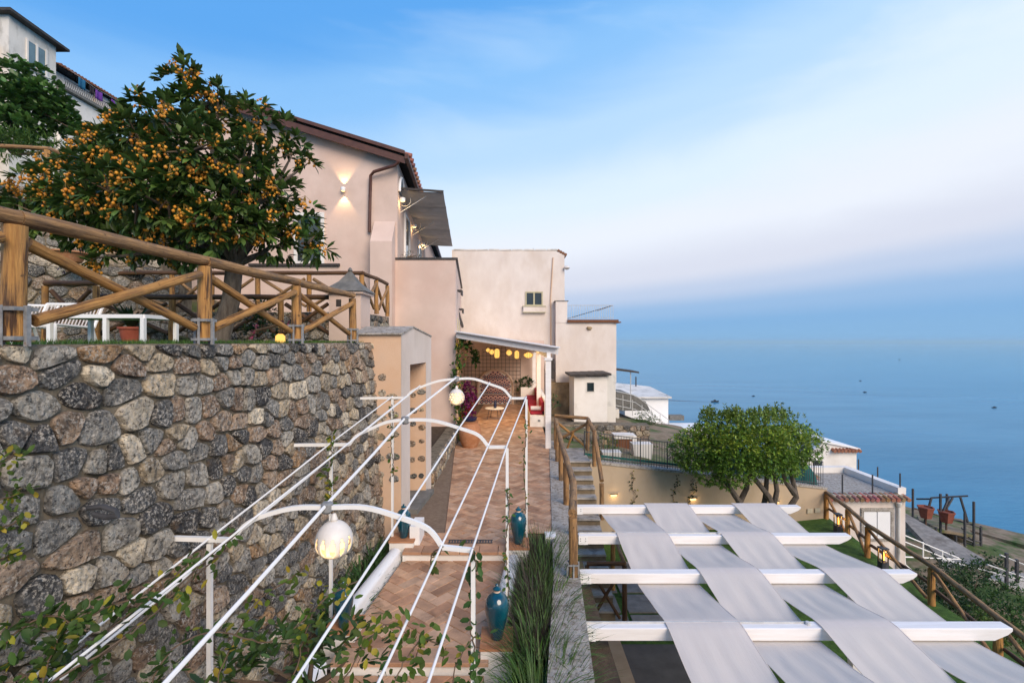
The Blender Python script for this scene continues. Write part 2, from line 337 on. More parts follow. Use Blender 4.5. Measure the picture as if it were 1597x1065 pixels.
def blade_mesh(name, C, D, Ln, Wd, col, lean, curl, seg=4, up=None):
    # strap leaves: start upright, lean towards D and arch over
    n = len(C); D = unit(D); S = unit(np.cross(D, np.tile([[0, 0, 1.0]], (n, 1)))); Z = np.tile([[0, 0, 1.0]], (n, 1))
    vs = []
    pos = C.copy()
    for k in range(seg + 1):
        t = k / seg; w = Wd * (1 - t ** 2.2) * (.55 + .45 * min(1, t * 4 + .2))
        if k == seg: w = Wd * .04
        vs.append(pos - S * w[:, None] / 2); vs.append(pos + S * w[:, None] / 2)
        ang = lean + curl * (t + .5 / seg)
        pos = pos + (Z * np.cos(ang)[:, None] + D * np.sin(ang)[:, None]) * (Ln / seg)[:, None]
    V = np.stack(vs, 1).reshape(-1, 3); kk = 2 * (seg + 1)
    q = np.array([(2 * i, 2 * i + 1, 2 * i + 3, 2 * i + 2) for i in range(seg)])
    Fq = (np.arange(n)[:, None, None] * kk + q[None]).reshape(-1, 4)
    return np_mesh(name, V, Fq, np.repeat(col, kk, axis=0))
def colvar(base, n, v=.3, hue=.12):
    b = np.array(base)[None] * (1 + RNG.uniform(-v, v, (n, 1))) * (1 + RNG.uniform(-hue, hue, (n, 3)))
    return b
def log(parent, name, p, q, r, mat, taper=.92, n=12):
    # a barked pole: local Z runs along the wood so that the grain follows it
    p = Vector(p); q = Vector(q); d = q - p; Ln = d.length; mb = MB(); k = max(3, int(Ln / .25))
    ph = random.uniform(0, 9); pts = []; rad = []
    for i in range(k + 1):
        t = i / k; pts.append((r * .22 * mnoise.noise((ph, t * Ln * 1.3, 0)) , r * .22 * mnoise.noise((ph + 5, t * Ln * 1.3, 3)), t * Ln))
        rad.append(r * (1 + (taper - 1) * t) * (1 + .09 * mnoise.noise((ph, t * Ln * 3.1, 7))))
    mb.tube(pts, rad, n, True)
    me = mb.mesh(name, True)
    M = Matrix.Translation(p) @ d.to_track_quat('Z', 'Y').to_matrix().to_4x4()
    M = M @ Matrix.Rotation(random.uniform(0, 6), 4, 'Z')
    return put(name, me, mat, parent, M)
def lamp(loc, energy, col=(1, .66, .30), r=.05):
    l = bpy.data.lights.new('lamp_light', 'POINT'); l.energy = energy; l.color = col; l.shadow_soft_size = r
    o = bpy.data.objects.new('lamp_light', l); o.location = loc; COL.objects.link(o); return o
# ---------------------------------------------------------------- masonry of field stones
STONE_TINTS = [((.12, .12, .118), 3.5), ((.21, .205, .19), 4.5), ((.33, .31, .27), 5), ((.36, .265, .19), 4), ((.28, .195, .135), 3.5), ((.46, .375, .26), 4.2), ((.54, .47, .36), 2.6), ((.06, .06, .062), 1.7), ((.38, .24, .13), 1.2)]
def pick_tint(dark=1.0):
    t = random.choices([s[0] for s in STONE_TINTS], [s[1] for s in STONE_TINTS])[0]; k = random.uniform(.85, 1.3) * dark
    return tuple(c * k for c in t)
def clip_half(poly, nx, ny, c):
    out = []; n = len(poly)
    for i in range(n):
        a = poly[i]; b = poly[(i + 1) % n]; da = a[0] * nx + a[1] * ny - c; db = b[0] * nx + b[1] * ny - c
        if da <= 0: out.append(a)
        if (da < 0 < db) or (db < 0 < da):
            t = da / (da - db); out.append((a[0] + (b[0] - a[0]) * t, a[1] + (b[1] - a[1]) * t))
    return out
def chaikin(p, k=.25):
    out = []; n = len(p)
    for i in range(n):
        a = p[i]; b = p[(i + 1) % n]
        out += [(a[0] + (b[0] - a[0]) * k, a[1] + (b[1] - a[1]) * k), (a[0] + (b[0] - a[0]) * (1 - k), a[1] + (b[1] - a[1]) * (1 - k))]
    return out
def area(p): return abs(sum(p[i][0] * p[(i + 1) % len(p)][1] - p[(i + 1) % len(p)][0] * p[i][1] for i in range(len(p)))) / 2
def stone_cells(Lu, H, sw, sh, sq=.72):
    pts = []; v = sh * .5 + random.uniform(-.02, .02)
    while v < H + sh:
        u = -sw + random.uniform(0, sw); rh = sh * random.uniform(.72, 1.35)
        while u < Lu + sw:
            w = sw * random.choice((.4, .5, .65, .8, .95, 1.1, 1.35, 1.75))
            pts.append(((u + w / 2) * sq, v + random.uniform(-.31, .31) * sh)); u += w
        v += rh
    cell = max(sw, sh) * 1.6; gridd = {}
    for i, p in enumerate(pts): gridd.setdefault((int(p[0] // cell), int(p[1] // cell)), []).append(i)
    out = []
    for i, p in enumerate(pts):
        poly = [(p[0] - cell, p[1] - cell), (p[0] + cell, p[1] - cell), (p[0] + cell, p[1] + cell), (p[0] - cell, p[1] + cell)]
        gx, gy = int(p[0] // cell), int(p[1] // cell)
        for a in (-1, 0, 1):
            for b in (-1, 0, 1):
                for j in gridd.get((gx + a, gy + b), ()):
                    if j == i: continue
                    q = pts[j]; nx, ny = q[0] - p[0], q[1] - p[1]
                    poly = clip_half(poly, nx, ny, (q[0] ** 2 + q[1] ** 2 - p[0] ** 2 - p[1] ** 2) / 2)
                    if len(poly) < 3: break
        poly = [(x / sq, y) for x, y in poly]
        for nx, ny, c in ((-1, 0, 0), (1, 0, Lu), (0, -1, 0), (0, 1, H)): poly = clip_half(poly, nx, ny, c) if len(poly) > 2 else []
        if len(poly) >= 3 and area(poly) > sw * sh * .12: out.append(poly)
    return out
def stone_verts(poly, O, U, Nn, batter, gap, depth):
    # one stone: rim sunk into the joint, shoulder, uneven face
    cx = sum(p[0] for p in poly) / len(poly); cy = sum(p[1] for p in poly) / len(poly)
    size = math.sqrt(area(poly)); k = max(.5, 1 - gap / (size * .5))
    pl = chaikin([(cx + (x - cx) * k, cy + (y - cy) * k) for x, y in poly], .21)
    m = len(pl); vs = []; tx, ty = random.uniform(-.10, .10), random.uniform(-.13, .10); ph = random.uniform(0, 50); dd = depth * random.uniform(.65, 1.35)
    def pt(x, y, w): return O + U * x + Vector((0, 0, y)) + Nn * (w - batter * y)
    for ring, (sc_, w) in enumerate(((1.0, -.045), (.992, dd * .50), (.90, dd * .96), (.5, dd * 1.02))):
        for (x, y) in pl:
            nn = mnoise.noise((x * 9 + ph, y * 9, ph)); n2 = mnoise.noise((x * 22 + ph, y * 22, ph))
            s2 = sc_ * (1 + (.07 * nn if ring else .05 * nn))
            xx = cx + (x - cx) * s2; yy = cy + (y - cy) * s2
            ww = w if ring == 0 else w + dd * (.30 * nn + .16 * n2) + (tx * (xx - cx) + ty * (yy - cy))
            vs.append(pt(xx, yy, ww))
    vs.append(pt(cx, cy, dd * 1.05 + dd * .3 * mnoise.noise((ph, 3, 1))))
    fs = [(r * m + i, r * m + (i + 1) % m, (r + 1) * m + (i + 1) % m, (r + 1) * m + i) for r in range(3) for i in range(m)]
    fs += [(3 * m + i, 3 * m + (i + 1) % m, 4 * m) for i in range(m)]
    return vs, fs
def stone_wall(name, O, E, H, label, sw=.36, sh=.24, batter=0., gap=.012, depth=.045, parts=True, flip=1, thick=.4, cat='wall', dark=1.0, top=None, parent=None, limit=300, keep=None):
    O = Vector(O); E = Vector(E); U = Vector((E.x - O.x, E.y - O.y, 0)); Lu = U.length; U.normalize(); Nn = Vector((U.y, -U.x, 0)) * flip
    t = parent or thing(name, O, label, cat)
    cells = stone_cells(Lu, H, sw, sh)
    if keep: cells = [c for c in cells if keep(sum(p[0] for p in c) / len(c), sum(p[1] for p in c) / len(c))]
    made = []
    for c in cells:
        u = sum(p[0] for p in c) / len(c); v = sum(p[1] for p in c) / len(c)
        p3 = O + U * u + Vector((0, 0, v)); a = area(c) / max(.5, p3.y) ** 3
        if p3.y < .5 or abs(p3.x / p3.y) > 1.12 or abs(p3.z / p3.y) > .74: a = 0
        made.append((a, c))
    made.sort(key=lambda q: -q[0])
    rest = MB()
    for i, (a, c) in enumerate(made):
        vs, fs = stone_verts(c, O, U, Nn, batter, gap, depth); col = pick_tint(dark)
        if parts and i < limit and a > 0:
            mb = MB(); mb.add(vs, fs, col); me = mb.mesh('stone', True); put('stone', me, 'stone', t)
        else: rest.add(vs, fs, col)
    if rest.v:
        o = rest.build('small_stones', 'stone', t, True); o['kind'] = 'stuff'
    Z = Vector((0, 0, H)); b = -Nn * batter * H
    mb = MB(); back = -Nn * thick
    mb.hexa([O + Nn * .003, O + U * Lu + Nn * .003, O + U * Lu + back, O + back, O + Z + b + Nn * .003, O + U * Lu + Z + b + Nn * .003, O + U * Lu + Z + b + back, O + Z + b + back])
    mb.build('mortar', 'mortar', t)
    return t
FL = -3.30      # upper walk
FL2 = -3.44     # middle landing
FL3 = -3.57     # near landing
TER = -5.80     # lower terrace
wallx = lambda d: -3.29 + .08 * d          # crest of the tall garden wall
# tall garden wall on the uphill side of the walk
d0, d1 = 1.5, 9.4
bat = .06
main_wall = stone_wall('garden_wall', (wallx(d0) + bat * 4.1, d0, -4.1), (wallx(d1) + bat * 4.1, d1, -4.1), 4.08, 'tall field stone retaining wall under the log fence and lawn',
    sw=.285, sh=.178, batter=bat, gap=.010, depth=.044, thick=.5)
# ---------------------------------------------------------------- ground, terraces, sea
mb = MB(); mb.add([(-14, 1.0, -.035), (wallx(1) - .1, 1.0, -.035), (wallx(9.5) - .1, 9.5, -.035), (-3.0, 12, -.035), (-3.0, 18, -.035), (-16, 18, -.035)], [(0, 1, 2, 3, 4, 5)])
struct('lawn', mb, 'grass')
def rnd(n, a, b): return RNG.uniform(a, b, n)
n = 9000; dd = rnd(n, 2.2, 9.4); off = -.12 - np.abs(RNG.normal(0, .45, n)); X = -3.29 + .08 * dd + off
C = np.stack([X, dd, np.full(n, -.04)], 1); a = rnd(n, 0, 6.28)
me = blade_mesh('grass', C, np.stack([np.cos(a), np.sin(a), 0 * a], 1), rnd(n, .03, .075), rnd(n, .004, .008), colvar((.10, .20, .03), n, .4), rnd(n, 0, .5), rnd(n, .1, .8), 2)
tag(put('grass', me, 'blade'), 'short green grass fringing the lawn above the stone wall', 'grass', kind='stuff')
# hillside behind the lawn
def hill(u, v):
    d = 11.5 + v * 34; x = -60 + u * (56.5 - v * 4.0)
    z = -.1 + max(0, (-x - 7)) * .30 + max(0, d - 13) * .16 + .35 * mnoise.noise((x * .3, d * .3, 0))
    if x > -8: z = min(z, -.1)
    return (x, d, z)
mb = MB(); mb.grid(hill, 60, 40); struct('hillside', mb, 'scrub_ground', True)
# planting beds and floors of the stepped walk
mb = MB(); mb.add([(-4, .8, -3.75), (1.2, .8, -3.75), (1.2, 8.2, -3.75), (-1.9, 8.2, -3.75), (-1.9, 9.4, -3.75), (-4, 9.4, -3.75)], [(0, 1, 2, 3, 4, 5)]); struct('bed_soil_ground', mb, 'soil')
def herring(region, z, name_thing, label, W=.15, Ln=.30, rot=45, origin=(0, 0), limit=150, thick=.03, lift=.0):
    # region: convex loop (x, y); real tiles laid in herringbone, clipped at the edges
    root = thing(name_thing, (region[0][0], region[0][1], z), label, 'paving'); root['kind'] = 'structure'
    del root['category']
    mb = MB(); mb.prism([(x, y, z - .10) for x, y in region], (0, 0, .10 - thick * .45)); mb.build('grout', 'grout', root)
    ca, sa = math.cos(R(rot)), math.sin(R(rot)); cen = (sum(p[0] for p in region) / len(region), sum(p[1] for p in region) / len(region))
    rad = max(math.hypot(p[0] - cen[0], p[1] - cen[1]) for p in region); K = int(rad / W) + 6; tiles = []
    s_ = 1 if sum(region[i][0] * region[(i + 1) % len(region)][1] - region[(i + 1) % len(region)][0] * region[i][1] for i in range(len(region))) > 0 else -1
    for j in range(-K, K):
        for i in range(-K // 4 - 2, K // 4 + 2 + K // 2):
            for kind in (0, 1):
                cx = j + 4 * (i - K // 4); cy = j
                q = [(cx, cy), (cx + 2, cy), (cx + 2, cy + 1), (cx, cy + 1)] if kind == 0 else [(cx + 3, cy), (cx + 4, cy), (cx + 4, cy + 2), (cx + 3, cy + 2)]
                g = .022
                q = [(min(q[0][0], q[2][0]) + g, min(q[0][1], q[2][1]) + g), (max(q[0][0], q[2][0]) - g, min(q[0][1], q[2][1]) + g), (max(q[0][0], q[2][0]) - g, max(q[0][1], q[2][1]) - g), (min(q[0][0], q[2][0]) + g, max(q[0][1], q[2][1]) - g)]
                pl = [(cen[0] + (x * ca - y * sa) * W + origin[0], cen[1] + (x * sa + y * ca) * W + origin[1]) for x, y in q]
                if math.hypot(pl[0][0] - cen[0], pl[0][1] - cen[1]) > rad + .5: continue
                for a in range(len(region)):
                    p, r = region[a], region[(a + 1) % len(region)]; nx, ny = (r[1] - p[1]) * s_, -(r[0] - p[0]) * s_
                    pl = clip_half(pl, nx, ny, p[0] * nx + p[1] * ny)
                    if len(pl) < 3: break
                if len(pl) >= 3 and area(pl) > W * Ln * .06: tiles.append(pl)
    tiles.sort(key=lambda p: sum(q[1] for q in p) / len(p)); rest = MB()
    for i, pl in enumerate(tiles):
        lay_tile(root if i < limit else None, rest, pl, z, thick)
    if rest.v: o = rest.build('far_tiles', 'terracotta_tile', root); o['kind'] = 'stuff'
    return root
TILE_COLS = [(.40, .235, .14), (.44, .275, .17), (.37, .21, .125), (.47, .31, .205), (.34, .19, .11), (.42, .255, .155), (.45, .29, .19)]
def lay_tile(root, rest, pl, z, thick=.03):
    cx = sum(p[0] for p in pl) / len(pl); cy = sum(p[1] for p in pl) / len(pl); h = random.uniform(-.0025, .0025)
    c = random.choice(TILE_COLS); k = random.uniform(.88, 1.12); c = tuple(q * k for q in c)
    n = len(pl); tilt = (random.uniform(-.008, .008), random.uniform(-.008, .008))
    vs = [(x, y, z - thick) for x, y in pl] + [(x, y, z - .005) for x, y in pl] + [(cx + (x - cx) * .965, cy + (y - cy) * .965, z + h + tilt[0] * (x - cx) + tilt[1] * (y - cy)) for x, y in pl]
    fs = [(r * n + i, r * n + (i + 1) % n, (r + 1) * n + (i + 1) % n, (r + 1) * n + i) for r in range(2) for i in range(n)] + [tuple(2 * n + i for i in range(n))]
    if root is None: rest.add(vs, fs, c)
    else:
        m = MB(); m.add(vs, fs, c); put('tile', m.mesh('tile'), 'terracotta_tile', root)
def nosing(root_name, xl, xr, y0, y1, z, skew, label):
    root = thing(root_name, (xl, y0, z), label, 'step'); root['kind'] = 'structure'; del root['category']
    x = xl
    while x < xr - .05:
        w = min(.30, xr - x); lay_tile(root, None, [(x + .004, y0 + skew * (x - xl)), (x + w - .004, y0 + skew * (x + w - xl)), (x + w - .004, y1 + skew * (x + w - xl)), (x + .004, y1 + skew * (x - xl))], z + .006, .045); x += w
    mb = MB(); mb.hexa([(xl, y0 + .03, z - .25), (xr, y0 + .03 + skew * (xr - xl), z - .25), (xr, y1, z - .25), (xl, y1, z - .25), (xl, y0 + .03, z - .04), (xr, y0 + .03 + skew * (xr - xl), z - .04), (xr, y1, z - .04), (xl, y1, z - .04)])
    mb.build('riser', 'white_plaster', root)
up_region = [(-1.70, 7.80), (.52, 7.80), (.66, 8.6), (1.14, 15.0), (1.14, 25.2), (-2.72, 25.2), (-1.84, 15.9), (-1.88, 11.0), (-2.02, 8.9), (-1.78, 8.45)]
herring([(-1.70, 7.79), (.02, 7.79), (.10, 8.3), (-1.66, 8.3)], FL, 'walk_edge_paving', 'terracotta herringbone tiles at the top of the step', rot=50, limit=60)
herring([(-1.98, 8.304), (.70, 8.304), (1.17, 15.0), (1.17, 25.2), (-2.72, 25.2), (-1.86, 15.9), (-1.90, 11.0)], FL, 'upper_walk_paving', 'weathered terracotta herringbone paving of the upper walk', rot=50, limit=150)
herring([(-1.93, 5.42), (-.28, 5.42), (-.06, 7.56), (-1.72, 7.56)], FL2, 'landing_paving', 'terracotta herringbone tiles of the middle landing', rot=50, limit=150, W=.17, Ln=.34)
herring([(-2.2, 2.6), (-.55, 2.6), (-.30, 5.14), (-1.97, 5.14)], FL3, 'near_landing_paving', 'terracotta tiles of the lowest landing at the picture edge', rot=50, limit=60, W=.17, Ln=.34)
nosing('upper_step', -1.72, -.02, 7.52, 7.78, FL, 0, 'upper terracotta step with a white riser')
nosing('lower_step', -1.95, -.25, 5.14, 5.40, FL2, 0, 'lower terracotta step with a white riser')
# drain grille in the walk
g = thing('drain_grille', P(735, 850, 7.8), 'dark slotted drain grille set in the walk before the step', 'drain')
mb = MB(); mb.box((-1.05, 7.86, FL + .005), (-.32, 7.875, FL + .014)); mb.box((-1.05, 7.975, FL + .005), (-.32, 7.99, FL + .014)); mb.build('frame', 'dark_iron', g)
for i in range(16):
    x = -1.04 + i * .046; mb = MB(); mb.box((x, 7.875, FL + .004), (x + .022, 7.975, FL + .012)); mb.build('slat', 'dark_iron', g)
# concrete kerb between the walk and the drop to the terrace
kl = [(.30, 2.5), (.34, 4.65), (.58, 6.7), (.69, 8.3), (.76, 9.25), (1.15, 14.8), (1.16, 16.0)]; kr = [(.62, 2.5), (.80, 4.65), (.95, 6.7), (1.04, 8.3), (1.10, 9.25), (1.38, 14.8), (1.42, 16.0)]
mb = MB()
for i in range(len(kl) - 1):
    for k in range(6):
        t0, t1 = k / 6, (k + 1) / 6
        f = lambda A, t: (A[i][0] + (A[i + 1][0] - A[i][0]) * t, A[i][1] + (A[i + 1][1] - A[i][1]) * t)
        a, b, c, d = f(kl, t0), f(kr, t0), f(kr, t1), f(kl, t1); z = FL + .016
        mb.hexa([(*a, -6.0), (*b, -6.0), (*c, -6.0), (*d, -6.0), (*a, z), (*b, z), (*c, z), (*d, z)])
bm = bmesh.new(); me = mb.mesh('k'); bm.from_mesh(me); bmesh.ops.remove_doubles(bm, verts=bm.verts, dist=.001)
seen = {}
for f in bm.faces: seen.setdefault(tuple(sorted(v.index for v in f.verts)), []).append(f)
bmesh.ops.delete(bm, geom=[f for l in seen.values() if len(l) > 1 for f in l], context='FACES'); bm.to_mesh(me); bm.free()
o = put('terrace_kerb_wall', me, 'concrete'); tag(o, 'rough grey concrete kerb wall between the planting and the terrace drop', 'kerb wall')
# white rounded kerbs either side of the landings, pedestals
def white_kerb(x0, y0, x1, y1, z0, w, zt, label):
    mb = MB(); n = 8; k = 10; ring = []; d = Vector((x1 - x0, y1 - y0, 0)).normalized(); s = Vector((d.y, -d.x, 0))
    prof = [(-w / 2, z0)] + [(-w / 2 * math.cos(math.pi * i / n), zt - w * .35 + w * .35 * math.sin(math.pi * i / n)) for i in range(n + 1)] + [(w / 2, z0)]
    a = [Vector((x0, y0, 0)) + s * u + Vector((0, 0, z)) for u, z in prof]
    mb.prism(a, d * math.hypot(x1 - x0, y1 - y0)); o = mb.build('white_kerb', 'white_paint', None, True); tag(o, label, 'kerb')
white_kerb(-2.04, 5.75, -1.85, 7.62, -3.8, .18, FL2 + .17, 'white rounded kerb beside the landing on the stone wall side')
white_kerb(-2.32, 2.6, -2.10, 5.15, -3.8, .24, FL3 + .20, 'white rounded kerb at the bottom edge below the near blue vase')
white_kerb(-.17, 5.75, .02, 7.40, -3.8, .20, FL2 + .17, 'white rounded kerb along the dark grasses bed')
def pedestal(c, w, d, z0, z1, label, skew=.09):
    t = thing('vase_pedestal', (c[0], c[1], z0), label, 'pedestal', 'pedestals under the blue vases'); mb = MB()
    x, y = c; mb.box((x - w / 2, y - d / 2, z0), (x + w / 2, y + d / 2, z1)); mb.build('plinth', 'white_plaster', t)
    mb = MB(); mb.box((x - w / 2 - .012, y - d / 2 - .012, z1), (x + w / 2 + .012, y + d / 2 + .012, z1 + .025)); mb.build('tile_cap', 'terracotta', t)
PED = {'nr': ((-.17, 5.40), -3.32), 'fr': ((.10, 7.62), -3.19), 'nl': ((-1.98, 5.68), -3.33), 'fl': ((-1.77, 7.85), -3.19)}
pedestal(PED['nr'][0], .34, .40, -3.8, PED['nr'][1] - .025, 'tile capped white pedestal under the large vase nearest the dark grasses')
pedestal(PED['fr'][0], .32, .40, -3.8, PED['fr'][1] - .025, 'tile capped white pedestal beside the post at the walk right edge')
pedestal(PED['nl'][0], .36, .36, -3.8, PED['nl'][1] - .025, 'tile capped white pedestal under the vase below the big lit globe')
pedestal(PED['fl'][0], .38, .34, -3.8, PED['fl'][1] - .025, 'tile capped white pedestal at the foot of the doorway tower')
mb = MB(); mb.box((-1.66, 7.80, FL - .1), (-1.50, 8.22, FL + .30)); tag(mb.build('white_block', 'white_paint'), 'short white block wall beside the far left pedestal', 'block wall')
mb = MB(); mb.box((.56, 8.02, FL - .4), (.74, 8.26, FL + .04)); tag(mb.build('white_block', 'white_paint'), 'white block end at the head of the grasses bed', 'block wall')
# lower terrace
mb = MB(); mb.add([(.7, 2.0, TER), (9.0, 2.0, TER), (9.5, 11, TER), (10.5, 16.2, TER), (1.2, 16.2, TER)], [(0, 1, 2, 3, 4)]); struct('terrace_lawn', mb, 'grass')
mb = MB(); mb.box((2.05, 2.5, TER), (3.6, 9.2, TER + .012)); struct('terrace_paving', mb, 'grey_floor')
mb = MB(); mb.prism([(1.02, 2.5, TER + .012), (2.03, 2.5, TER + .012), (2.03, 9.1, TER + .012), (1.30, 9.1, TER + .012)], (0, 0, .18)); o = mb.build('masonry_plinth', 'tan_paving'); tag(o, 'low tan rendered plinth below the nearest white beam', 'plinth')
slabs = thing('paving_slabs', (2.6, 8, TER), 'grey paving slabs with grass joints at the stair foot', 'paving'); slabs['kind'] = 'structure'; del slabs['category']
for i in range(4):
    for j in range(3):
        mb = MB(); x = 1.5 + j * 1.0; y = 9.45 + i * .82; mb.box((x, y, TER - .02), (x + .93 - .1 * (i % 2), y + .72, TER + .025)); mb.build('slab', 'paving', slabs)
# stair down to the terrace
st = thing('stone_stair', (1.8, 12, TER), 'grey stone stair with log handrails going down to the terrace', 'stair')
nst = 14
for i in range(nst):
    z = FL - .1667 * i - .02; y1 = 13.7 - .275 * i; y0 = y1 - .30; xl = 1.12 + .02 * (y1 - 9); xr = xl + .98
    if i == 0: y1 += 1.3
    mb = MB(); j1, j2 = random.uniform(-.012, .012), random.uniform(-.012, .012); mb.hexa([(xl, y0 - .03 + j1, z - .045), (xr, y0 - .03 + j2, z - .045), (xr, y1, z - .045), (xl, y1, z - .045), (xl, y0 - .03 + j1, z), (xr + random.uniform(-.02, .02), y0 - .03 + j2, z + random.uniform(-.01, .01)), (xr, y1, z), (xl, y1, z)])
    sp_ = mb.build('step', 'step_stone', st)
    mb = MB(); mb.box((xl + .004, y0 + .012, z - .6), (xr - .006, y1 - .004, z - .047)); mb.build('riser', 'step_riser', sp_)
# retaining wall beyond the terrace, sloping crest
A0, A1 = Vector((2.15, 13.9, 0)), Vector((10.35, 15.8, 0)); U = (A1 - A0); Nw = Vector((U.y, -U.x, 0)).normalized()
rw = thing('terrace_retaining_wall', (6, 15, TER), 'long beige rendered wall with sunken lights behind the white canopy', 'wall')
def wtop(t): return -3.50 - 1.36 * t
mb = MB(); a, b = A0, A1; bk = -Nw * .3
mb.hexa([(a.x, a.y, -6), (b.x, b.y, -6), (b.x + bk.x, b.y + bk.y, -6), (a.x + bk.x, a.y + bk.y, -6), (a.x, a.y, wtop(0)), (b.x, b.y, wtop(1)), (b.x + bk.x, b.y + bk.y, wtop(1)), (a.x + bk.x, a.y + bk.y, wtop(0))]); mb.build('wall', 'beige_plaster', rw)
mb = MB(); f = Nw * .03; g2 = -Nw * .33
mb.hexa([(a + f) + Vector((0, 0, wtop(0) + .003)), (b + f) + Vector((0, 0, wtop(1) + .003)), (b + g2) + Vector((0, 0, wtop(1) + .003)), (a + g2) + Vector((0, 0, wtop(0) + .003)), (a + f) + Vector((0, 0, wtop(0) + .07)), (b + f) + Vector((0, 0, wtop(1) + .07)), (b + g2) + Vector((0, 0, wtop(1) + .07)), (a + g2) + Vector((0, 0, wtop(0) + .07))]); mb.build('coping', 'concrete', rw)
for px, py in ((957, 772), (1081, 778), (1210, 783)):
    k = ((px - 798.5) / F); t = (k * A0.y - A0.x) / (U.x - k * U.y); p = A0 + U * t; z = (532.5 - py) / F * p.y
    mb = MB(); q = p + Nw * .012; u = U.normalized() * .09
    mb.prism([q - u + Vector((0, 0, z - .03)), q + u + Vector((0, 0, z - .03)), q + u + Vector((0, 0, z + .03)), q - u + Vector((0, 0, z + .03))], -Nw * .02); mb.build('recessed_light', 'glow_lamp', rw)
    mb = MB(); mb.prism([q - u * 1.2 + Vector((0, 0, z + .032)), q + u * 1.2 + Vector((0, 0, z + .032)), q + u * 1.2 + Vector((0, 0, z + .05)), q - u * 1.2 + Vector((0, 0, z + .05))], Nw * .05); mb.build('light_hood', 'dark_trim', rw)
    lo = lamp(q + Nw * .12 + Vector((0, 0, z - .03)), 1.6, r=.03); lo.parent = rw; lo.matrix_parent_inverse = Matrix.Translation(-rw.location)
for px in (1262, 1274):
    k = ((px - 798.5) / F); t = (k * A0.y - A0.x) / (U.x - k * U.y); p = A0 + U * t + Nw * .01; u = U.normalized() * .10; z = -5.5
    mb = MB(); mb.prism([p - u + Vector((0, 0, z - .07)), p + u + Vector((0, 0, z - .07)), p + u + Vector((0, 0, z + .07)), p - u + Vector((0, 0, z + .07))], Nw * .03); mb.build('meter_box', 'silver_box', rw)
# garden behind that wall
def gard(u, v):
    d = 14.25 + v * 17; x = 1.5 + u * 9.5; z = -3.72 - .17 * (x - 2.2) - .02 * (d - 14) + .12 * mnoise.noise((x, d, 0))
    return (x, d + .24 * (x - 2.2) * (1 - v), z)
mb = MB(); mb.grid(gard, 20, 24); struct('garden_ground', mb, 'dry_ground', True)
# hillside that falls to the shore, and the cliff below it
A = [(8.4, -2, -6.6), (9.0, 4, -6.5), (9.6, 11, -6.4), (10.6, 16.3, -6.2), (11.2, 22, -6.2), (10.8, 30, -6.0), (7, 44, -5.5)]
B = [(60, -8, -16), (46, 12, -15), (39.5, 25, -14.4), (35.2, 32, -14.0), (30.6, 38, -13.2), (22.5, 46, -11), (10, 56, -7.6)]
mb = MB(); nu = 36; nv = 24
def lerpP(Q, t):
    k = t * (len(Q) - 1); i = min(int(k), len(Q) - 2); f = k - i; return [Q[i][c] + (Q[i + 1][c] - Q[i][c]) * f for c in range(3)]
def slope(u, v):
    a, b = lerpP(A, v), lerpP(B, v); w = min(u / .8, 1.0); p = [a[c] + (b[c] - a[c]) * w for c in range(3)]
    p[2] += -9.5 * math.sin(math.pi * w ** .85) * (1 - w) + .25 * mnoise.noise((p[0] * .4, p[1] * .4, 2)) * min(1, w * 8)
    if u > .8: k = (u - .8) / .2; p[2] -= 52 * k; p[0] += 5 * k; p[1] += 3 * k
    return p
mb.grid(slope, nu, nv); struct('shore_slope', mb, 'dry_ground', True)
mb = MB(); mb.add([(-40000, -3000, -62), (40000, -3000, -62), (40000, 45000, -62), (-40000, 45000, -62)], [(0, 1, 2, 3)]); struct('sea', mb, 'sea')
mb = MB(); mb.add([(-70, -20, -8), (8.8, -20, -8), (11.5, 30, -8), (8, 60, -8), (-70, 60, -8)], [(0, 1, 2, 3, 4)]); struct('terrain_base', mb, 'soil')
# concrete shore road strip beside the water
mb = MB(); pts = [((29.0, 38.3), (30.4, 38.9)), ((33.0, 32.6), (35.4, 33.2)), ((37, 26), (40, 27)), ((41, 18), (46, 19))]
for i in range(3):
    (a, b), (c, d) = pts[i], pts[i + 1]; zz = -13.0 - .3 * i; mb.hexa([(*a, zz - 2), (*b, zz - 2), (*d, zz - 2.3), (*c, zz - 2.3), (*a, zz), (*b, zz), (*d, zz - .3), (*c, zz - .3)])
struct('shore_path', mb, 'dry_ground')
# ---------------------------------------------------------------- buildings
def wbox(t, name, mat, x0, x1, y0, y1, z0, z1):
    mb = MB(); mb.box((x0, y0, z0), (x1, y1, z1)); return mb.build(name, mat, t)
def window(t, x0, x1, y, z0, z1, n=2, frame='white_paint', pane='pane', fw=.06, name='window'):
    # casement set in a wall that faces the camera (outer face at y)
    w = wbox(t, name, pane, x0, x1, y - .012, y + .05, z0, z1)
    mb = MB(); b = y - .05
    mb.box((x0 - fw, b, z0 - fw), (x0, y + .02, z1 + fw)); mb.box((x1, b, z0 - fw), (x1 + fw, y + .02, z1 + fw)); mb.box((x0, b, z1), (x1, y + .02, z1 + fw)); mb.box((x0, b, z0 - fw), (x1, y + .02, z0))
    for i in range(1, n):
        x = x0 + (x1 - x0) * i / n; mb.box((x - fw * .6, b + .005, z0), (x + fw * .6, y + .015, z1))
    f = mb.build('frame', frame, w); return w
ph = thing('pink_house', (-6, 20, 0), 'large pink gabled house with brown roof edge beyond the fruit tree', 'house')
YF = 16.5; sxl = lambda d: -3.93 - .09 * (d - YF)      # side wall of the upper storey
zr = lambda x: 6.30 + (-3.6 - x) * .31
mb = MB(); XR = -9.8
XE = -13.1
prof = [(XE, -.3), (-3.93, -.3), (-3.93, 6.18), (XR, zr(XR) - .12), (XE, zr(XR) - .12 - (XR - XE) * .31)]
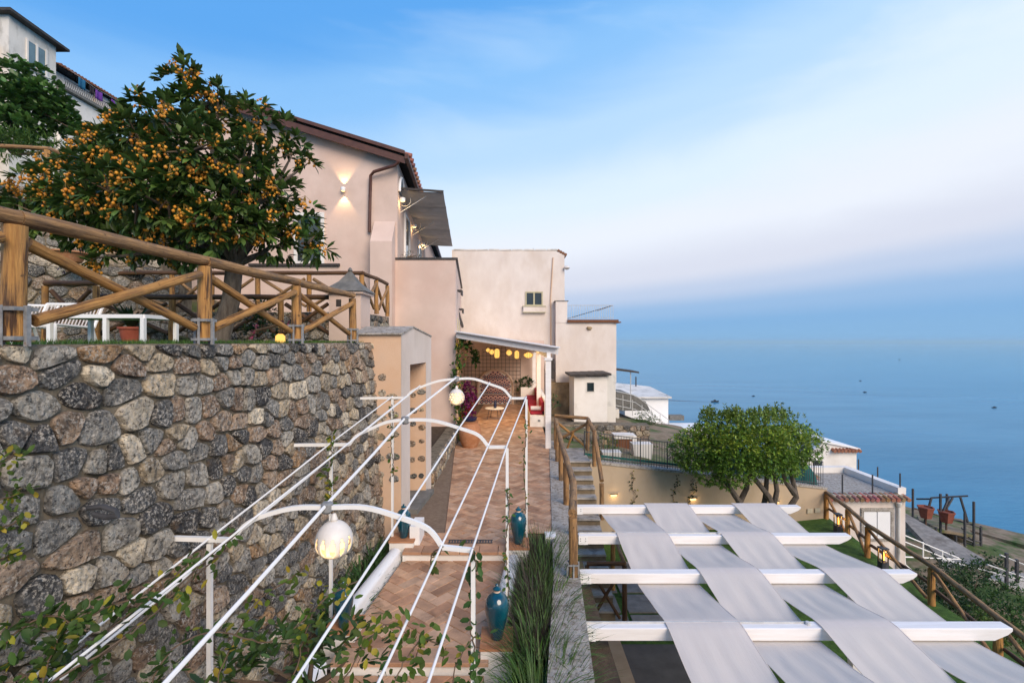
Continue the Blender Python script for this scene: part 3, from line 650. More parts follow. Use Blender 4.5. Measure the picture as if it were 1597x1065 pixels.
v = [(x, YF, z) for x, z in prof] + [(x - .09 * 19.5 if x > -5 else x, 36, z) for x, z in prof]; n = 5
mb.add(v, [tuple(range(n)), tuple(range(n, 2 * n))[::-1]] + [(i, i + n, (i + 1) % n + n, (i + 1) % n) for i in range(n)]); mb.build('wall', 'pink_plaster', ph)
mb = MB()                                             # roof slab with brown edge boards
def roofp(x, z): return (x, YF - .28, z)
e = .26
P0 = [(XR, zr(XR)), (-3.62, zr(-3.62))]
mb.hexa([(XR, YF - .30, zr(XR) - .12), (-3.62, YF - .30, zr(-3.62) - .12), (-5.4, 36.2, zr(-3.62) - .12), (XR, 36.2, zr(XR) - .12), (XR, YF - .30, zr(XR) + .02), (-3.62, YF - .30, zr(-3.62) + .02), (-5.4, 36.2, zr(-3.62) + .02), (XR, 36.2, zr(XR) + .02)])
mb.hexa([(-13.2, YF - .30, zr(XR) - 1.17), (XR, YF - .30, zr(XR) - .12), (XR, 36.2, zr(XR) - .12), (-13.2, 36.2, zr(XR) - 1.17), (-13.2, YF - .30, zr(XR) - 1.03), (XR, YF - .30, zr(XR) + .02), (XR, 36.2, zr(XR) + .02), (-13.2, 36.2, zr(XR) - 1.03)])
rf = mb.build('roof', 'roof_tile', ph)
for off, th, pr, nm in ((-.10, .22, .05, 'edge_board'), (.10, .12, .10, 'edge_flashing')):
    mb = MB(); mb.hexa([(XR, YF - .3 - pr, zr(XR) + off - th), (-3.60, YF - .3 - pr, zr(-3.6) + off - th), (-3.60, YF - .303, zr(-3.6) + off - th), (XR, YF - .303, zr(XR) + off - th), (XR, YF - .3 - pr, zr(XR) + off), (-3.60, YF - .3 - pr, zr(-3.6) + off), (-3.60, YF - .303, zr(-3.6) + off), (XR, YF - .303, zr(XR) + off)]); mb.build(nm, 'brown_metal', rf)
mb = MB(); mb.hexa([(-3.59, YF - .42, 6.12), (-3.47, YF - .42, 6.12), (-5.27, 36.2, 6.12), (-5.39, 36.2, 6.12), (-3.59, YF - .42, 6.28), (-3.47, YF - .42, 6.28), (-5.27, 36.2, 6.28), (-5.39, 36.2, 6.28)]); mb.build('gutter', 'brown_metal', rf)
for i in range(26):                                   # roll tiles peeping over the eave
    d = YF - .1 + i * .45; mb = MB(); x = -3.52 - .09 * (d - YF)
    mb.tube([(x - .5, d, 6.47), (x + .09, d, 6.32)], .085, 7, col=tuple(c * random.uniform(.7, 1.1) for c in (.8, .8, .8))); mb.build('roll_tile', 'roof_tile', rf)
mb = MB(); mb.tube([P(622, 252, 16.15), P(616, 258, 16.2), P(583, 268, 16.3), P(578, 274, 16.38), P(577, 310, 16.4), P(576, 362, 16.4)], .055, 10); mb.build('downpipe', 'brown_metal', ph, True)
mb = MB(); a = [P(577, 376, 16.0), P(611, 376, 16.0), P(616, 345, 16.47), P(581, 345, 16.47)]; zb = -.3
mb.hexa([(a[0].x, 16.0, zb), (a[1].x, 16.0, zb), (a[1].x, 16.6, zb), (a[0].x, 16.6, zb), (a[0].x, 16.0, a[0].z), (a[1].x, 16.0, a[1].z), (a[1].x, 16.49, a[2].z), (a[0].x, 16.49, a[3].z)]); mb.build('buttress', 'pink_plaster', ph)
window(ph, -7.35, -6.55, YF, 2.75, 4.3, 1, 'white_plaster', 'pane', .12)
window(ph, -12.7, -11.9, YF, .2, 3.2, 1, 'white_paint', 'pane_sky', .12, 'glazed_door'); wbox(ph, 'shutter', 'white_paint', -13.5, -12.85, YF - .09, YF - .02, .2, 3.3)
mb = MB(); mb.box((-9.0, YF - .10, 2.58), (-5.9, YF + .02, 2.66)); mb.build('ledge', 'dark_trim', ph)
mb = MB(); mb.box((-7.2, YF - .06, .6), (-4.3, YF + .02, .95)); mb.build('plinth_band', 'slate', ph)
s = P(535, 295, YF - .12); scn = thing('wall_sconce', s, 'lit up and down wall light high on the pink gable', 'wall light')
mb = MB(); mb.lathe((s.x, s.y, s.z - .06), [(.02, 0), (.075, 0), (.08, .02), (.08, .10), (.075, .12), (.02, .12)], 14); mb.build('shade', 'white_paint', scn, True)
mb = MB(); mb.lathe((s.x, s.y, s.z - .075), [(.05, 0), (.06, .01)], 12); mb.build('bulb', 'glow_lamp', scn)
mb = MB(); mb.box((s.x - .03, s.y + .06, s.z - .03), (s.x + .03, s.y + .13, s.z + .03)); mb.build('bracket', 'white_paint', scn)
for dz in (-.16, .16):
    l = bpy.data.lights.new('lamp_light', 'SPOT'); l.energy = 42; l.color = (1, .66, .32); l.spot_size = R(78); l.spot_blend = .5; l.shadow_soft_size = .03
    o = bpy.data.objects.new('lamp_light', l); COL.objects.link(o); o.location = (s.x, s.y + .01, s.z + dz * .6); o.rotation_euler = (0 if dz < 0 else math.pi, 0, 0); o.parent = scn; o.matrix_parent_inverse = Matrix.Translation(-scn.location)
# lower wing with roof terrace
X1 = lambda d: -1.93 - .085 * (d - YF)
mb = MB(); zt = 2.80
mb.hexa([(-4.2, YF - .02, -3.6), (-1.93, YF - .02, -3.6), (X1(25.6), 25.6, -3.6), (-4.2, 25.6, -3.6), (-4.2, YF - .02, zt), (-1.93, YF - .02, zt), (X1(25.6), 25.6, zt), (-4.2, 25.6, zt)])
wing = mb.build('terrace_wing', 'pink_plaster', ph)
mb = MB(); mb.hexa([(-4.05, YF - .05, zt), (-1.86, YF - .05, zt), (X1(25.6) + .07, 25.6, zt), (X1(25.6) - .18, 25.6, zt), (-4.05, YF - .05, zt + .07), (-1.86, YF - .05, zt + .07), (X1(25.6) + .07, 25.6, zt + .07), (X1(25.6) - .18, 25.6, zt + .07)]); mb.build('coping', 'dark_trim', wing)
for d, z in ((18.2, 1.9), (20.5, 1.35)):
    x = X1(d); mb = MB(); mb.box((x, d, z), (x + .17, d + .5, z + .06)); mb.box((x + .13, d, z - .14), (x + .17, d + .5, z)); mb.build('door_hood', 'dark_trim', wing)
x = X1(21.5); mb = MB(); mb.beam((x + .10, 18.8, 1.55), (X1(24) + .10, 24, .75), .1, .14); mb.build('stair_canopy', 'dark_trim', wing)
for d in (18.4, 21.0):
    x = X1(d); mb = MB(); mb.hexa([(x - .02, d, -.9), (x + .025, d, -.9), (x + .025 - .02, d + .35, -.9), (x - .05, d + .35, -.9), (x - .02, d, .9), (x + .025, d, .9), (x + .005, d + .35, .9), (x - .05, d + .35, .9)]); mb.build('window', 'frame_olive', wing)
# upper storey openings, arch light, wall lamps
for d in (18.2, 23.0):
    x = sxl(d) + .02; mb = MB(); mb.hexa([(x - .03, d, 2.9), (x + .015, d, 2.9), (x - .075, d + 1.1, 2.9), (x - .12, d + 1.1, 2.9), (x - .03, d, 4.75), (x + .015, d, 4.75), (x - .075, d + 1.1, 4.75), (x - .12, d + 1.1, 4.75)]); dr = mb.build('terrace_door', 'pane', ph)
    mb = MB(); mb.beam((x + .02, d - .06, 2.9), (x + .02, d - .06, 4.85), .09, .06); mb.beam((x - .09, d + 1.16, 2.9), (x - .09, d + 1.16, 4.85), .09, .06); mb.beam((x + .02, d - .06, 4.82), (x - .09, d + 1.16, 4.82), .06, .09); mb.build('frame', 'white_paint', dr)
mb = MB(); ac = Vector((sxl(17.2) + .03, 17.2, 5.15)); pts = [ac + Vector((-.09 * q * 0, q, 0)) for q in (0,)]
arc = [Vector((sxl(17.2 + .55 * math.cos(a)) + .05, 17.2 + .55 * math.cos(a), 5.2 + .62 * math.sin(a))) for a in [math.pi * i / 12 for i in range(13)]]
mb.tube(arc, .05, 6); mb.build('arch_trim', 'white_paint', ph)
mb = MB(); mb.add([p - Vector((.03, 0, 0)) for p in arc], [tuple(range(13))]); mb.build('arch_pane', 'pane_sky', ph)
for i, (d, z) in enumerate(((16.95, 4.95), (20.6, 4.90), (24.4, 4.9))):
    x = sxl(d) + .11; t = thing('terrace_lamp', (x, d, z), ['first', 'middle', 'farthest'][i] + ' lit wall lamp under the grey awning', 'wall light', 'wall lamps under the awning')
    mb = MB(); mb.lathe((x, d, z), [(.02, 0), (.09, 0), (.10, .03), (.10, .10), (.03, .13)], 12); mb.build('shade', 'white_paint', t, True)
    mb = MB(); mb.lathe((x, d, z - .03), [(.06, 0), (.075, .03)], 12); mb.build('bulb', 'glow_lamp', t)
    mb = MB(); mb.box((x - .13, d - .02, z + .03), (x - .06, d + .02, z + .08)); mb.build('bracket', 'white_paint', t)
    l = lamp((x + .05, d - .03, z - .12), 4.5, r=.05); l.parent = t; l.matrix_parent_inverse = Matrix.Translation(-t.location)
aw = thing('awning', P(655, 330, 20), 'grey slatted awning over the roof terrace of the pink house', 'awning')
c0, c1, c2, c3 = Vector((-4.05, 16.85, 5.34)), Vector((-2.40, 16.85, 5.22)), Vector((-3.26, 26.4, 5.22)), Vector((-4.95, 26.4, 5.34))
def awp(u, v):
    p = c0.lerp(c1, u).lerp(c3.lerp(c2, u), v); p.z += -.05 * math.sin(math.pi * ((v * 5) % 1)) - .03 * math.sin(u * math.pi); return p
mb = MB(); mb.grid(awp, 8, 40); mb.build('cloth', 'awning_cloth', aw, True)
mb = MB(); mb.beam(c0 + Vector((0, 0, .03)), c1 + Vector((0, 0, .03)), .04, .07); mb.build('front_bar', 'dark_trim', aw)
for v in (0, .2, .4, .6, .8, 1): 
    p, q = awp(.02, v), awp(1, v); p.z = c0.z + .02; q.z = c1.z + .02; mb = MB(); mb.tube([p, q], .018, 6); mb.build('cross_bar', 'pale_iron', aw)
for v in (.03, .42, .8):
    p, q = awp(0, v), awp(.62, v); mb = MB(); mb.tube([(p.x + .06, p.y, p.z - .75), (q.x, q.y, q.z - .04)], .014, 6)
    cc = Vector((p.x + .25, p.y, p.z - .3)); mb.tube([cc + Vector((.22 * math.cos(a), 0, .2 * math.sin(a))) for a in [2.6 + i * .38 for i in range(12)]], .008, 5); mb.build('scroll_bracket', 'pale_iron', aw)
# white house at the end of the walk
wh = thing('cream_house', (0, 27, -3), 'weathered cream house with one small window behind the patio', 'house')
YW = 26.4
mb = MB(); prof = [(-3.3, -4), (2.92, -4), (2.88, 4.72), (2.48, 4.98), (-3.3, 5.03)]; mb.prism([(x, YW, z) for x, z in prof], (0, 9, 0)); mb.build('wall', 'cream_plaster', wh)
for i in range(9): 
    x = -3.2 + i * .64; mb = MB(); mb.box((x, YW - .03, 5.0 - .01 * random.random()), (x + .6, YW + .25, 5.05 + .02 * random.random())); mb.build('cap_stone', 'stained_plaster', wh)
for i in range(4): mb = MB(); mb.tube([(2.55 + i * .13, YW + .0, 4.98 - i * .07), (2.55 + i * .13, YW + 6, 4.98 - i * .07)], .09, 7, col=(.5, .5, .45)); mb.build('roll_tile', 'roof_tile', wh)
w = window(wh, .80, 1.62, YW, 2.02, 2.66, 2, 'frame_olive', 'pane', .07); 
mb = MB(); mb.box((.62, YW - .16, 1.62), (1.80, YW - .02, 1.90)); mb.build('sill_box', 'cream_plaster', w); mb = MB(); mb.box((.58, YW - .19, 1.90), (1.84, YW - .01, 1.95)); mb.box((.58, YW - .18, 1.57), (1.84, YW - .01, 1.62)); mb.build('sill', 'frame_olive', w)
mb = MB(); mb.tube([(2.25, YW - .05, 4.6), (2.12, YW - .05, 2.4), (2.15, YW - .05, -3.2)], .03, 6); mb.build('drain_pipe', 'peach_plaster', wh)
mb = MB(); mb.tube([(1.3, YW + 3, 5.0), (1.3, YW + 3, 5.7)], .012, 5); mb.build('aerial', 'dark_iron', wh)
mb = MB(); c = P(884, 418, YW - .1); mb.lathe(c, [(.02, -.1), (.12, -.06), (.18, .0), (.16, .06), (.05, .14)], 12); mb.build('floodlight', 'ceramic', wh, True)
# right hand wing with roof railing
wg = thing('cream_wing', (4, 26, -6), 'cream annexe with a railed roof terrace beside the sea', 'house')
YG = 25.9
wbox(wg, 'wall', 'cream_plaster', 2.36, 5.62, YG, YG + 7, -2.2, 1.02); wbox(wg, 'pillar', 'cream_plaster', 2.36, 2.98, YG - .02, YG + 2.5, 1.0, 2.16); wbox(wg, 'pillar_cap', 'slate', 2.30, 3.04, YG - .05, YG + 2.5, 2.16, 2.20)
wbox(wg, 'roof_slab', 'wood_door', 2.98, 5.72, YG - .12, YG + 7, 1.02, 1.17); wbox(wg, 'slab_lip', 'wood_door', 5.5, 5.85, YG - .14, YG + 7, 1.0, 1.06)
wbox(wg, 'lower_wall', 'ochre_render', 1.9, 5.5, YG + .05, YG + 7, -7, -2.2); wbox(wg, 'patched_wall', 'stained_plaster', 4.95, 5.58, YG - .03, YG + 3, -4.4, -1.75)
mb = MB(); mb.lathe(P(919, 511, YG), [(.03, -.14), (.12, -.1), (.16, 0), (.1, .06)], 9); mb.build('broken_patch', 'ochre_render', wg)
mb = MB()
rl = MB(); rl.tube([(3.02, YG + .05, 1.95), (5.46, YG + .05, 1.95)], .016, 5); rl.tube([(5.46, YG + .05, 1.95), (5.46, YG + 5, 1.95)], .016, 5); rl.tube([(3.02, YG + .05, 1.28), (5.46, YG + .05, 1.28)], .012, 5); rl.build('top_rail', 'pale_iron', wg)
for i in range(20): m_ = MB(); x = 3.08 + i * .125; m_.tube([(x, YG + .05, 1.17), (x, YG + .05, 1.95)], .012, 4); m_.build('baluster', 'pale_iron', wg)
m_ = MB(); m_.tube([(3.02, YG + 1.2, 1.25), (5.4, YG + .4, 1.94)], .02, 5); m_.build('stair_rail', 'dark_iron', wg)
mb = MB(); mb.box((1.88, YG - .06, -2.0), (2.28, YG + .04, -.95)); mb.build('dark_shutter', 'dark_trim', wg)
oh = thing('outhouse', (3.9, 23.5, -4), 'small whitewashed outhouse with slate roof and tiny window', 'outhouse')
YO = 23.6
wbox(oh, 'wall', 'white_plaster', 3.05, 4.68, YO, YO + 2, -3.95, -1.72); wbox(oh, 'side_wall', 'stained_plaster', 4.68, 4.98, YO + .2, YO + 2, -3.2, -1.70)
for i in range(5): wbox(oh, 'slate', 'dark_trim', 2.82 + i * .40, 3.24 + i * .40, YO - .22, YO + 2, -1.70 + .012 * i - .01 * (i % 2), -1.60 + .012 * i)
wd = wbox(oh, 'window', 'pane', 3.68, 4.02, YO - .015, YO + .1, -2.45, -2.02); mb = MB()
for (a, b, c, d) in ((3.64, 3.68, -2.49, -1.98), (4.02, 4.06, -2.49, -1.98), (3.68, 4.02, -2.02, -1.98), (3.68, 4.02, -2.49, -2.45)): mb.box((a, YO - .03, c), (b, YO, d))
mb.build('frame', 'stained_plaster', wd)
mb = MB(); mb.box((3.0, YO - .08, -4.05), (4.72, YO + .3, -3.95)); mb.build('base_slab', 'slate', oh)
stone_wall('rubble_wall', (1.5, 22.4, -7.2), (6.3, 22.0, -7.2), 3.35, 'rough brown rubble wall under the white outhouse', sw=.45, sh=.3, parts=False, dark=.8, thick=.8)
stone_wall('rubble_wall', (1.45, 19.2, -6), (3.3, 18.2, -6), 2.3, 'low rubble wall behind the head of the stone stair', sw=.4, sh=.26, parts=False, dark=.75, thick=.5)
sh = thing('garden_shed', (4.6, 19, -5), 'brown plank shed door in a white frame above the terrace wall', 'shed door')
YS = 19.0
for i in range(5): x = 4.12 + i * .125; wbox(sh, 'plank', 'wood_door', x, x + .118, YS - .012 * (i % 2), YS + .05, -5.2, -3.85)
wbox(sh, 'frame', 'white_plaster', 4.76, 4.92, YS - .03, YS + .6, -5.2, -3.72); wbox(sh, 'lintel', 'stained_plaster', 4.05, 4.80, YS - .05, YS + .6, -3.84, -3.70); wbox(sh, 'side', 'ochre_render', 3.6, 4.1, YS + .1, YS + .7, -5.2, -3.8)
# doorway tower on the walk
tw = thing('doorway_tower', (-2.4, 9.5, FL), 'peach doorway tower with inset stones at the end of the stone wall', 'gatehouse')
sx = lambda d: -2.03 + .10 * (d - 8.8)
yf, yb = 8.8, 10.85; zt0, zrg, zbk = .12, .27, .10; dn, df, zd = 9.32, 10.42, -.45
fl0 = FL - .4; xl = -2.86
mb = MB(); mb.add([(xl, yf, fl0), (sx(yf), yf, fl0), (sx(yf), yf, zt0), (xl, yf, zt0)], [(0, 1, 2, 3)]); mb.add([(xl, yf, fl0), (xl, yb, fl0), (xl, yb, zbk), (xl, 9.5, zrg), (xl, yf, zt0)], [(0, 4, 3, 2, 1)])
mb.add([(sx(yf), yb, fl0), (xl, yb, fl0), (xl, yb, zbk), (sx(yb), yb, zbk), (sx(yb), yb, fl0)], [(0, 1, 2, 3, 4)])
mb.build('front_wall', 'peach_plaster', tw)
mb = MB(); th = .9                                    # side wall with door opening
def sv(d, z, o=0): return (sx(d) + o, d, z)
for o_, rev in ((0, 0),):
    quads = [[(yf, fl0), (dn, fl0), (dn, zd), (yf, zd)], [(df, fl0), (yb, fl0), (yb, zd), (df, zd)], [(yf, zd), (yb, zd), (yb, zbk), (9.5, zrg), (yf, zt0)]]
    for q in quads:
        vv = [sv(d, z, o_ + .002) for d, z in q]; mb.add(vv, [tuple(range(len(vv)))])
mb.build('door_wall', 'portal_plaster', tw)
mb = MB()
for q in ([(dn, fl0), (dn, zd)], [(df, fl0), (df, zd)], [(dn, zd), (df, zd)]):
    (a, b), (c, d) = q; mb.add([sv(a, b), sv(c, d), sv(c, d, -th), sv(a, b, -th)], [(0, 1, 2, 3)])
mb.build('door_reveal', 'peach_plaster', tw)
mb = MB(); mb.hexa([(xl - .03, yf - .06, zt0 + .003), (sx(yf) + .03, yf - .06, zt0 + .003), (sx(9.5) + .02, 9.5, zrg + .003), (xl - .03, 9.5, zrg + .003), (xl - .03, yf - .06, zt0 + .03), (sx(yf) + .03, yf - .06, zt0 + .03), (sx(9.5) + .02, 9.5, zrg + .03), (xl - .03, 9.5, zrg + .03)])
mb.hexa([(xl - .03, 9.5, zrg + .003), (sx(9.5) + .02, 9.5, zrg + .003), (sx(yb) + .02, yb, zbk + .003), (xl - .03, yb, zbk + .003), (xl - .03, 9.5, zrg + .03), (sx(9.5) + .02, 9.5, zrg + .03), (sx(yb) + .02, yb, zbk + .03), (xl - .03, yb, zbk + .03)]); mb.build('cement_roof', 'concrete', tw)
mb = MB(); mb.add([(sx(9) - .9, 9.0, fl0), (sx(9) - .9, 10.8, fl0), (sx(9) - .9, 10.8, .1), (sx(9) - .9, 9.0, .1)], [(0, 1, 2, 3)]); mb.build('inner_wall', 'peach_plaster', tw)
mb = MB(); mb.prism([(sx(dn) - .9, dn, FL - .2), (sx(dn) + .16, dn - .1, FL - .2), (sx(df) + .16, df + .1, FL - .2), (sx(df) - .9, df, FL - .2)], (0, 0, .28)); mb.build('door_step', 'slate', tw)
def inset_stone(u, z, r, face):
    pl = []; n = 9; ph_ = random.uniform(0, 9); ax = random.uniform(.9, 1.6)
    for i in range(n): a = 2 * math.pi * i / n; rr = r * random.uniform(.82, 1.12); pl.append((u + rr * math.cos(a) * ax, z + rr * math.sin(a) * .8))
    if face == 'f': O_, U_, N_ = Vector((0, yf, 0)), Vector((1, 0, 0)), Vector((0, -1, 0))
    else: O_, U_, N_ = Vector((sx(0) - .9 + .0, 0, 0)), Vector((0, 1, 0)), Vector((1, 0, 0))
    if face == 'r': O_, U_, N_ = Vector((0, df, 0)), Vector((1, 0, 0)), Vector((0, -1, 0))
    if face == 'b': O_ = Vector((sx(9) - .9, 0, 0))
    vs, fs = stone_verts(pl, O_, U_, N_, 0, .004, .012); mb = MB(); mb.add(vs, fs, pick_tint(.75)); put('stone', mb.mesh('stone', True), 'stone', tw)
for z0 in range(6):
    for k in range(3):
        if z0 == 0 and k == 2: continue
        inset_stone(-2.62 + k * .225 + random.uniform(-.02, .02), -.62 - z0 * .37 + random.uniform(-.05, .05), random.uniform(.07, .105), 'f')
for z0 in range(6):
    for k in range(2): inset_stone(-2.16 + k * .2 + random.uniform(-.03, .03), -1.12 - z0 * .36 + random.uniform(-.06, .06), random.uniform(.07, .10), 'r')
# low stone planter along the house
stone_wall('stone_planter', (-1.84, 15.9, FL - .1), (-1.83, 10.9, FL - .1), .58, 'low grey stone planter wall beside the doorway tower', sw=.28, sh=.19, parts=False, flip=-1, thick=.3, cat='planter', gap=.01)
mb = MB(); mb.prism([(-2.9, 10.9, FL), (-2.1, 10.9, FL), (-2.1, 16.4, FL), (-2.9, 16.4, FL)], (0, 0, .40)); struct('planter_soil_ground', mb, 'soil')
# small pillar with a slate pyramid roof
pc = thing('roofed_pillar', (-3.35, 9.6, 0), 'pink garden pillar with a grey pyramid roof behind the log fence', 'pillar')
c = P(546, 500, 9.7); hw = .31
wbox(pc, 'shaft', 'pink_plaster', c.x - hw, c.x + hw, 9.7 - hw, 9.7 + hw, -.1, .93); wbox(pc, 'cornice', 'pink_plaster', c.x - hw - .06, c.x + hw + .06, 9.7 - hw - .06, 9.7 + hw + .06, .93, .985)
mb = MB(); e = hw + .10; ap = (c.x, 9.7, 1.44); b = [(c.x - e, 9.7 - e, .985), (c.x + e, 9.7 - e, .985), (c.x + e, 9.7 + e, .985), (c.x - e, 9.7 + e, .985)]
mid = [(c.x + (p[0] - c.x) * .42, 9.7 + (p[1] - 9.7) * .42, 1.19) for p in b]
mb.add(b + mid + [ap], [(0, 1, 5, 4), (1, 2, 6, 5), (2, 3, 7, 6), (3, 0, 4, 7), (4, 5, 8), (5, 6, 8), (6, 7, 8), (7, 4, 8), (3, 2, 1, 0)]); mb.build('pyramid_roof', 'slate', pc)
mb = MB(); mb.lathe((c.x, 9.7, 1.40), [(.03, 0), (.05, .03), (.03, .07), (.01, .09)], 10); mb.build('finial', 'slate', pc, True)
wbox(pc, 'vent', 'dark_trim', c.x + .12, c.x + .22, 9.7 - hw - .004, 9.7 - hw + .02, .68, .82); wbox(pc, 'vent', 'dark_trim', c.x - .17, c.x - .07, 9.7 - hw - .004, 9.7 - hw + .02, .68, .82)
# terraced stone walls on the uphill side
stone_wall('terrace_wall', (-16.5, 9.2, -.1), (-8.3, 12.0, -.1), 1.85, 'grey stone terrace wall behind the white lawn chairs', sw=.42, sh=.27, parts=True, limit=90, thick=1.0, dark=.8)
stone_wall('terrace_wall', (-17.5, 11.2, 1.7), (-9.6, 13.2, 1.7), 2.3, 'upper stone terrace wall below the green hillside', sw=.42, sh=.27, parts=True, limit=90, thick=1.2, dark=.85)
# houses above on the hillside
hh = thing('hill_house', (-33, 31, 8), 'stained white house high on the hillside with a single window', 'house')
XH = -31.4
wbox(hh, 'wall', 'stained_plaster', -42, XH, 30, 33.1, 6, 20.4)
mb = MB(); mb.hexa([(-42.5, 29.6, 20.4), (XH + .5, 29.6, 20.4), (XH + .5, 33.6, 20.2), (-42.5, 33.6, 20.2), (-42.5, 29.6, 20.58), (XH + .5, 29.6, 20.58), (XH + .5, 33.6, 20.36), (-42.5, 33.6, 20.36)]); mb.build('roof', 'dark_trim', hh)
mb = MB(); mb.box((XH - .02, 31.15, 17.9), (XH + .03, 32.3, 19.5)); w = mb.build('window', 'pane_sky', hh); mb = MB()
for a, b in ((31.05, 31.15), (31.66, 31.78), (32.3, 32.42)): mb.box((XH, a, 17.8), (XH + .09, b, 19.6))
mb.box((XH, 31.05, 17.72), (XH + .16, 32.42, 17.82)); mb.build('frame', 'white_plaster', w)
wbox(hh, 'annexe', 'ochre_render', -42, XH - .6, 29.2, 29.98, 6, 18.5)
h2 = thing('hill_house', (-33, 36, 8), 'cream hillside house with a tiled eave and washing on its balcony', 'house')
wbox(h2, 'wall', 'white_plaster', -42, XH - .5, 33.12, 36.6, 6, 18.9); wbox(h2, 'end_wall', 'cream_plaster', -42, XH - .3, 36.6, 39.0, 6, 19.0)
mb = MB(); mb.hexa([(-42, 33.2, 19.9), (XH + .1, 33.2, 18.95), (XH + .1, 39.3, 19.05), (-42, 39.3, 19.9), (-42, 33.2, 20.1), (XH + .1, 33.2, 19.15), (XH + .1, 39.3, 19.25), (-42, 39.3, 20.1)]); rf2 = mb.build('roof', 'roof_tile', h2)
for i in range(22): mb = MB(); d = 33.3 + i * .27; mb.tube([(XH - .6, d, 19.30), (XH + .22, d, 19.14)], .10, 6, col=(.55, .5, .45)); mb.build('roll_tile', 'roof_tile', rf2)
wbox(h2, 'balcony_slab', 'slate', XH - .5, XH + .55, 33.15, 38.2, 17.45, 17.65); wbox(h2, 'lower_wall', 'white_plaster', XH - .5, XH + .25, 33.15, 37.0, 6, 17.4)
for i in range(34): mb = MB(); d = 33.2 + i * .15; mb.tube([(XH + .5, d, 17.65), (XH + .56, d + .02, 17.9), (XH + .5, d, 18.15)], .016, 4); mb.build('baluster', 'dark_iron', h2)
mb = MB(); mb.tube([(XH + .5, 33.2, 18.16), (XH + .5, 38.2, 18.16)], .025, 5); mb.build('rail', 'dark_iron', h2)
for nm, d, w_, z0, z1, m_, lb in (('towel', 34.1, .55, 18.05, 18.75, 'cloth_blue', 'blue towel hanging on the far balcony'), ('shirt', 35.0, .35, 18.1, 18.6, 'cloth_black', 'black garment on the balcony washing line'), ('shirt', 35.5, .6, 17.95, 18.6, 'cloth_purple', 'larger purple garment on the balcony washing line'), ('shirt', 36.9, .35, 17.85, 18.6, 'cloth_purple', 'small dark purple garment at the end of the washing line')):
    def cl(u, v): return (XH + .64 + .05 * math.sin(u * 9), d + u * w_, z0 + v * (z1 - z0))
    mb = MB(); mb.grid(cl, 8, 3); o = mb.build(nm, m_, None, True); md = o.modifiers.new('t', 'SOLIDIFY'); md.thickness = .015; tag(o, lb, 'laundry', 'washing on the balcony')
mb = MB(); mb.tube([(XH + .62, 33.2, 18.9), (XH + .66, 35.5, 18.66), (XH + .62, 38.2, 18.8)], .01, 4); mb.build('washing_line', 'pale_iron', h2)
# cottage with shutters on the right, block behind it
ct = thing('cottage', (16.5, 23, -10), 'cream flat roofed cottage with white shutters beside the sea', 'house')
wbox(ct, 'wall', 'cream_plaster', 14.4, 18.0, 22, 26.0, -11.5, -7.15)
wbox(ct, 'roof_deck', 'concrete', 14.3, 18.0, 22.0, 26, -7.15, -7.02)
for (a, b, c, d) in ((14.2, 18.1, 25.7, 26.05), (17.75, 18.12, 22.1, 25.7)): wbox(ct, 'parapet', 'white_plaster', a, b, c, d, -7.02, -6.72)
for i in range(17): mb = MB(); x = 14.2 + i * .235; mb.tube([(x, 22.25, -7.06), (x, 21.72, -7.17)], .10, 7, col=tuple(random.uniform(.55, .95) * q for q in (1, 1, 1))); mb.build('eave_tile', 'roof_tile', ct)
sw_ = wbox(ct, 'window', 'pane', 16.05, 17.3, 21.985, 22.1, -9.0, -7.75)
mb = MB(); 
for (a, b, c, d) in ((15.95, 16.05, -9.1, -7.6), (17.3, 17.42, -9.1, -7.6), (16.05, 17.3, -7.75, -7.6), (16.05, 17.3, -9.1, -9.0)): mb.box((a, 21.93, c), (b, 22.0, d))
mb.build('surround', 'concrete', sw_)
for x0, x1 in ((16.07, 16.65), (16.69, 17.27)):
    s_ = wbox(sw_, 'shutter', 'white_paint', x0, x1, 21.94, 21.98, -8.98, -7.77)
mb = MB(); mb.tube([(17.62, 21.9, -7.3), (17.62, 21.9, -11)], .06, 8); mb.lathe((17.62, 21.9, -7.55), [(.06, 0), (.11, .1), (.13, .2), (.06, .25)], 10); mb.build('downpipe', 'stained_plaster', ct, True)
for px, py0, py1, d in ((1314, 740, 772, 22.1), (1361, 740, 770, 22.1), (1404, 738, 770, 22.2), (1369, 728, 752, 26), (1339, 716, 744, 26)):
    a, b = P(px, py0, d), P(px, py1, d); mb = MB(); mb.tube([a, b], .035, 6); mb.build('roof_post', 'dark_iron', ct)
bl = thing('white_block_house', (18, 28, -8), 'small white sea view house with one dark window and tiled eave', 'house')
mb = MB(); mb.prism([(16.2, 27, -9), (19.35, 27, -9), (19.35, 27, -6.1), (17.6, 27, -5.62), (16.2, 27, -6.6)], (0, 4, 0)); mb.build('wall', 'white_plaster', bl)
mb = MB(); mb.prism([(17.3, 26.9, -5.62), (19.5, 26.9, -6.06), (19.5, 26.9, -5.98), (17.3, 26.9, -5.50)], (0, 4.2, 0)); mb.build('roof', 'white_paint', bl)
for i in range(8): mb = MB(); x = 18.0 + i * .2; mb.tube([(x, 27.1, -6.02), (x, 26.75, -6.12)], .09, 6, col=(.8, .75, .7)); mb.build('eave_tile', 'roof_tile', bl)
wbox(bl, 'window', 'pane', 16.9, 17.42, 26.98, 27.1, -7.35, -6.7)
for i in range(7):
    for j in range(3):
        mb = MB(); x = 15.6 + i * .27; mb.tube([(x, 25.2 - j * .45, -6.95 - .09 * i - .1 * j), (x, 24.7 - j * .45, -7.05 - .09 * i - .1 * j)], .12, 6, col=tuple(random.uniform(.6, 1.1) * q for q in (1, 1, 1))); mb.build('roof_tile', 'roof_tile', bl)
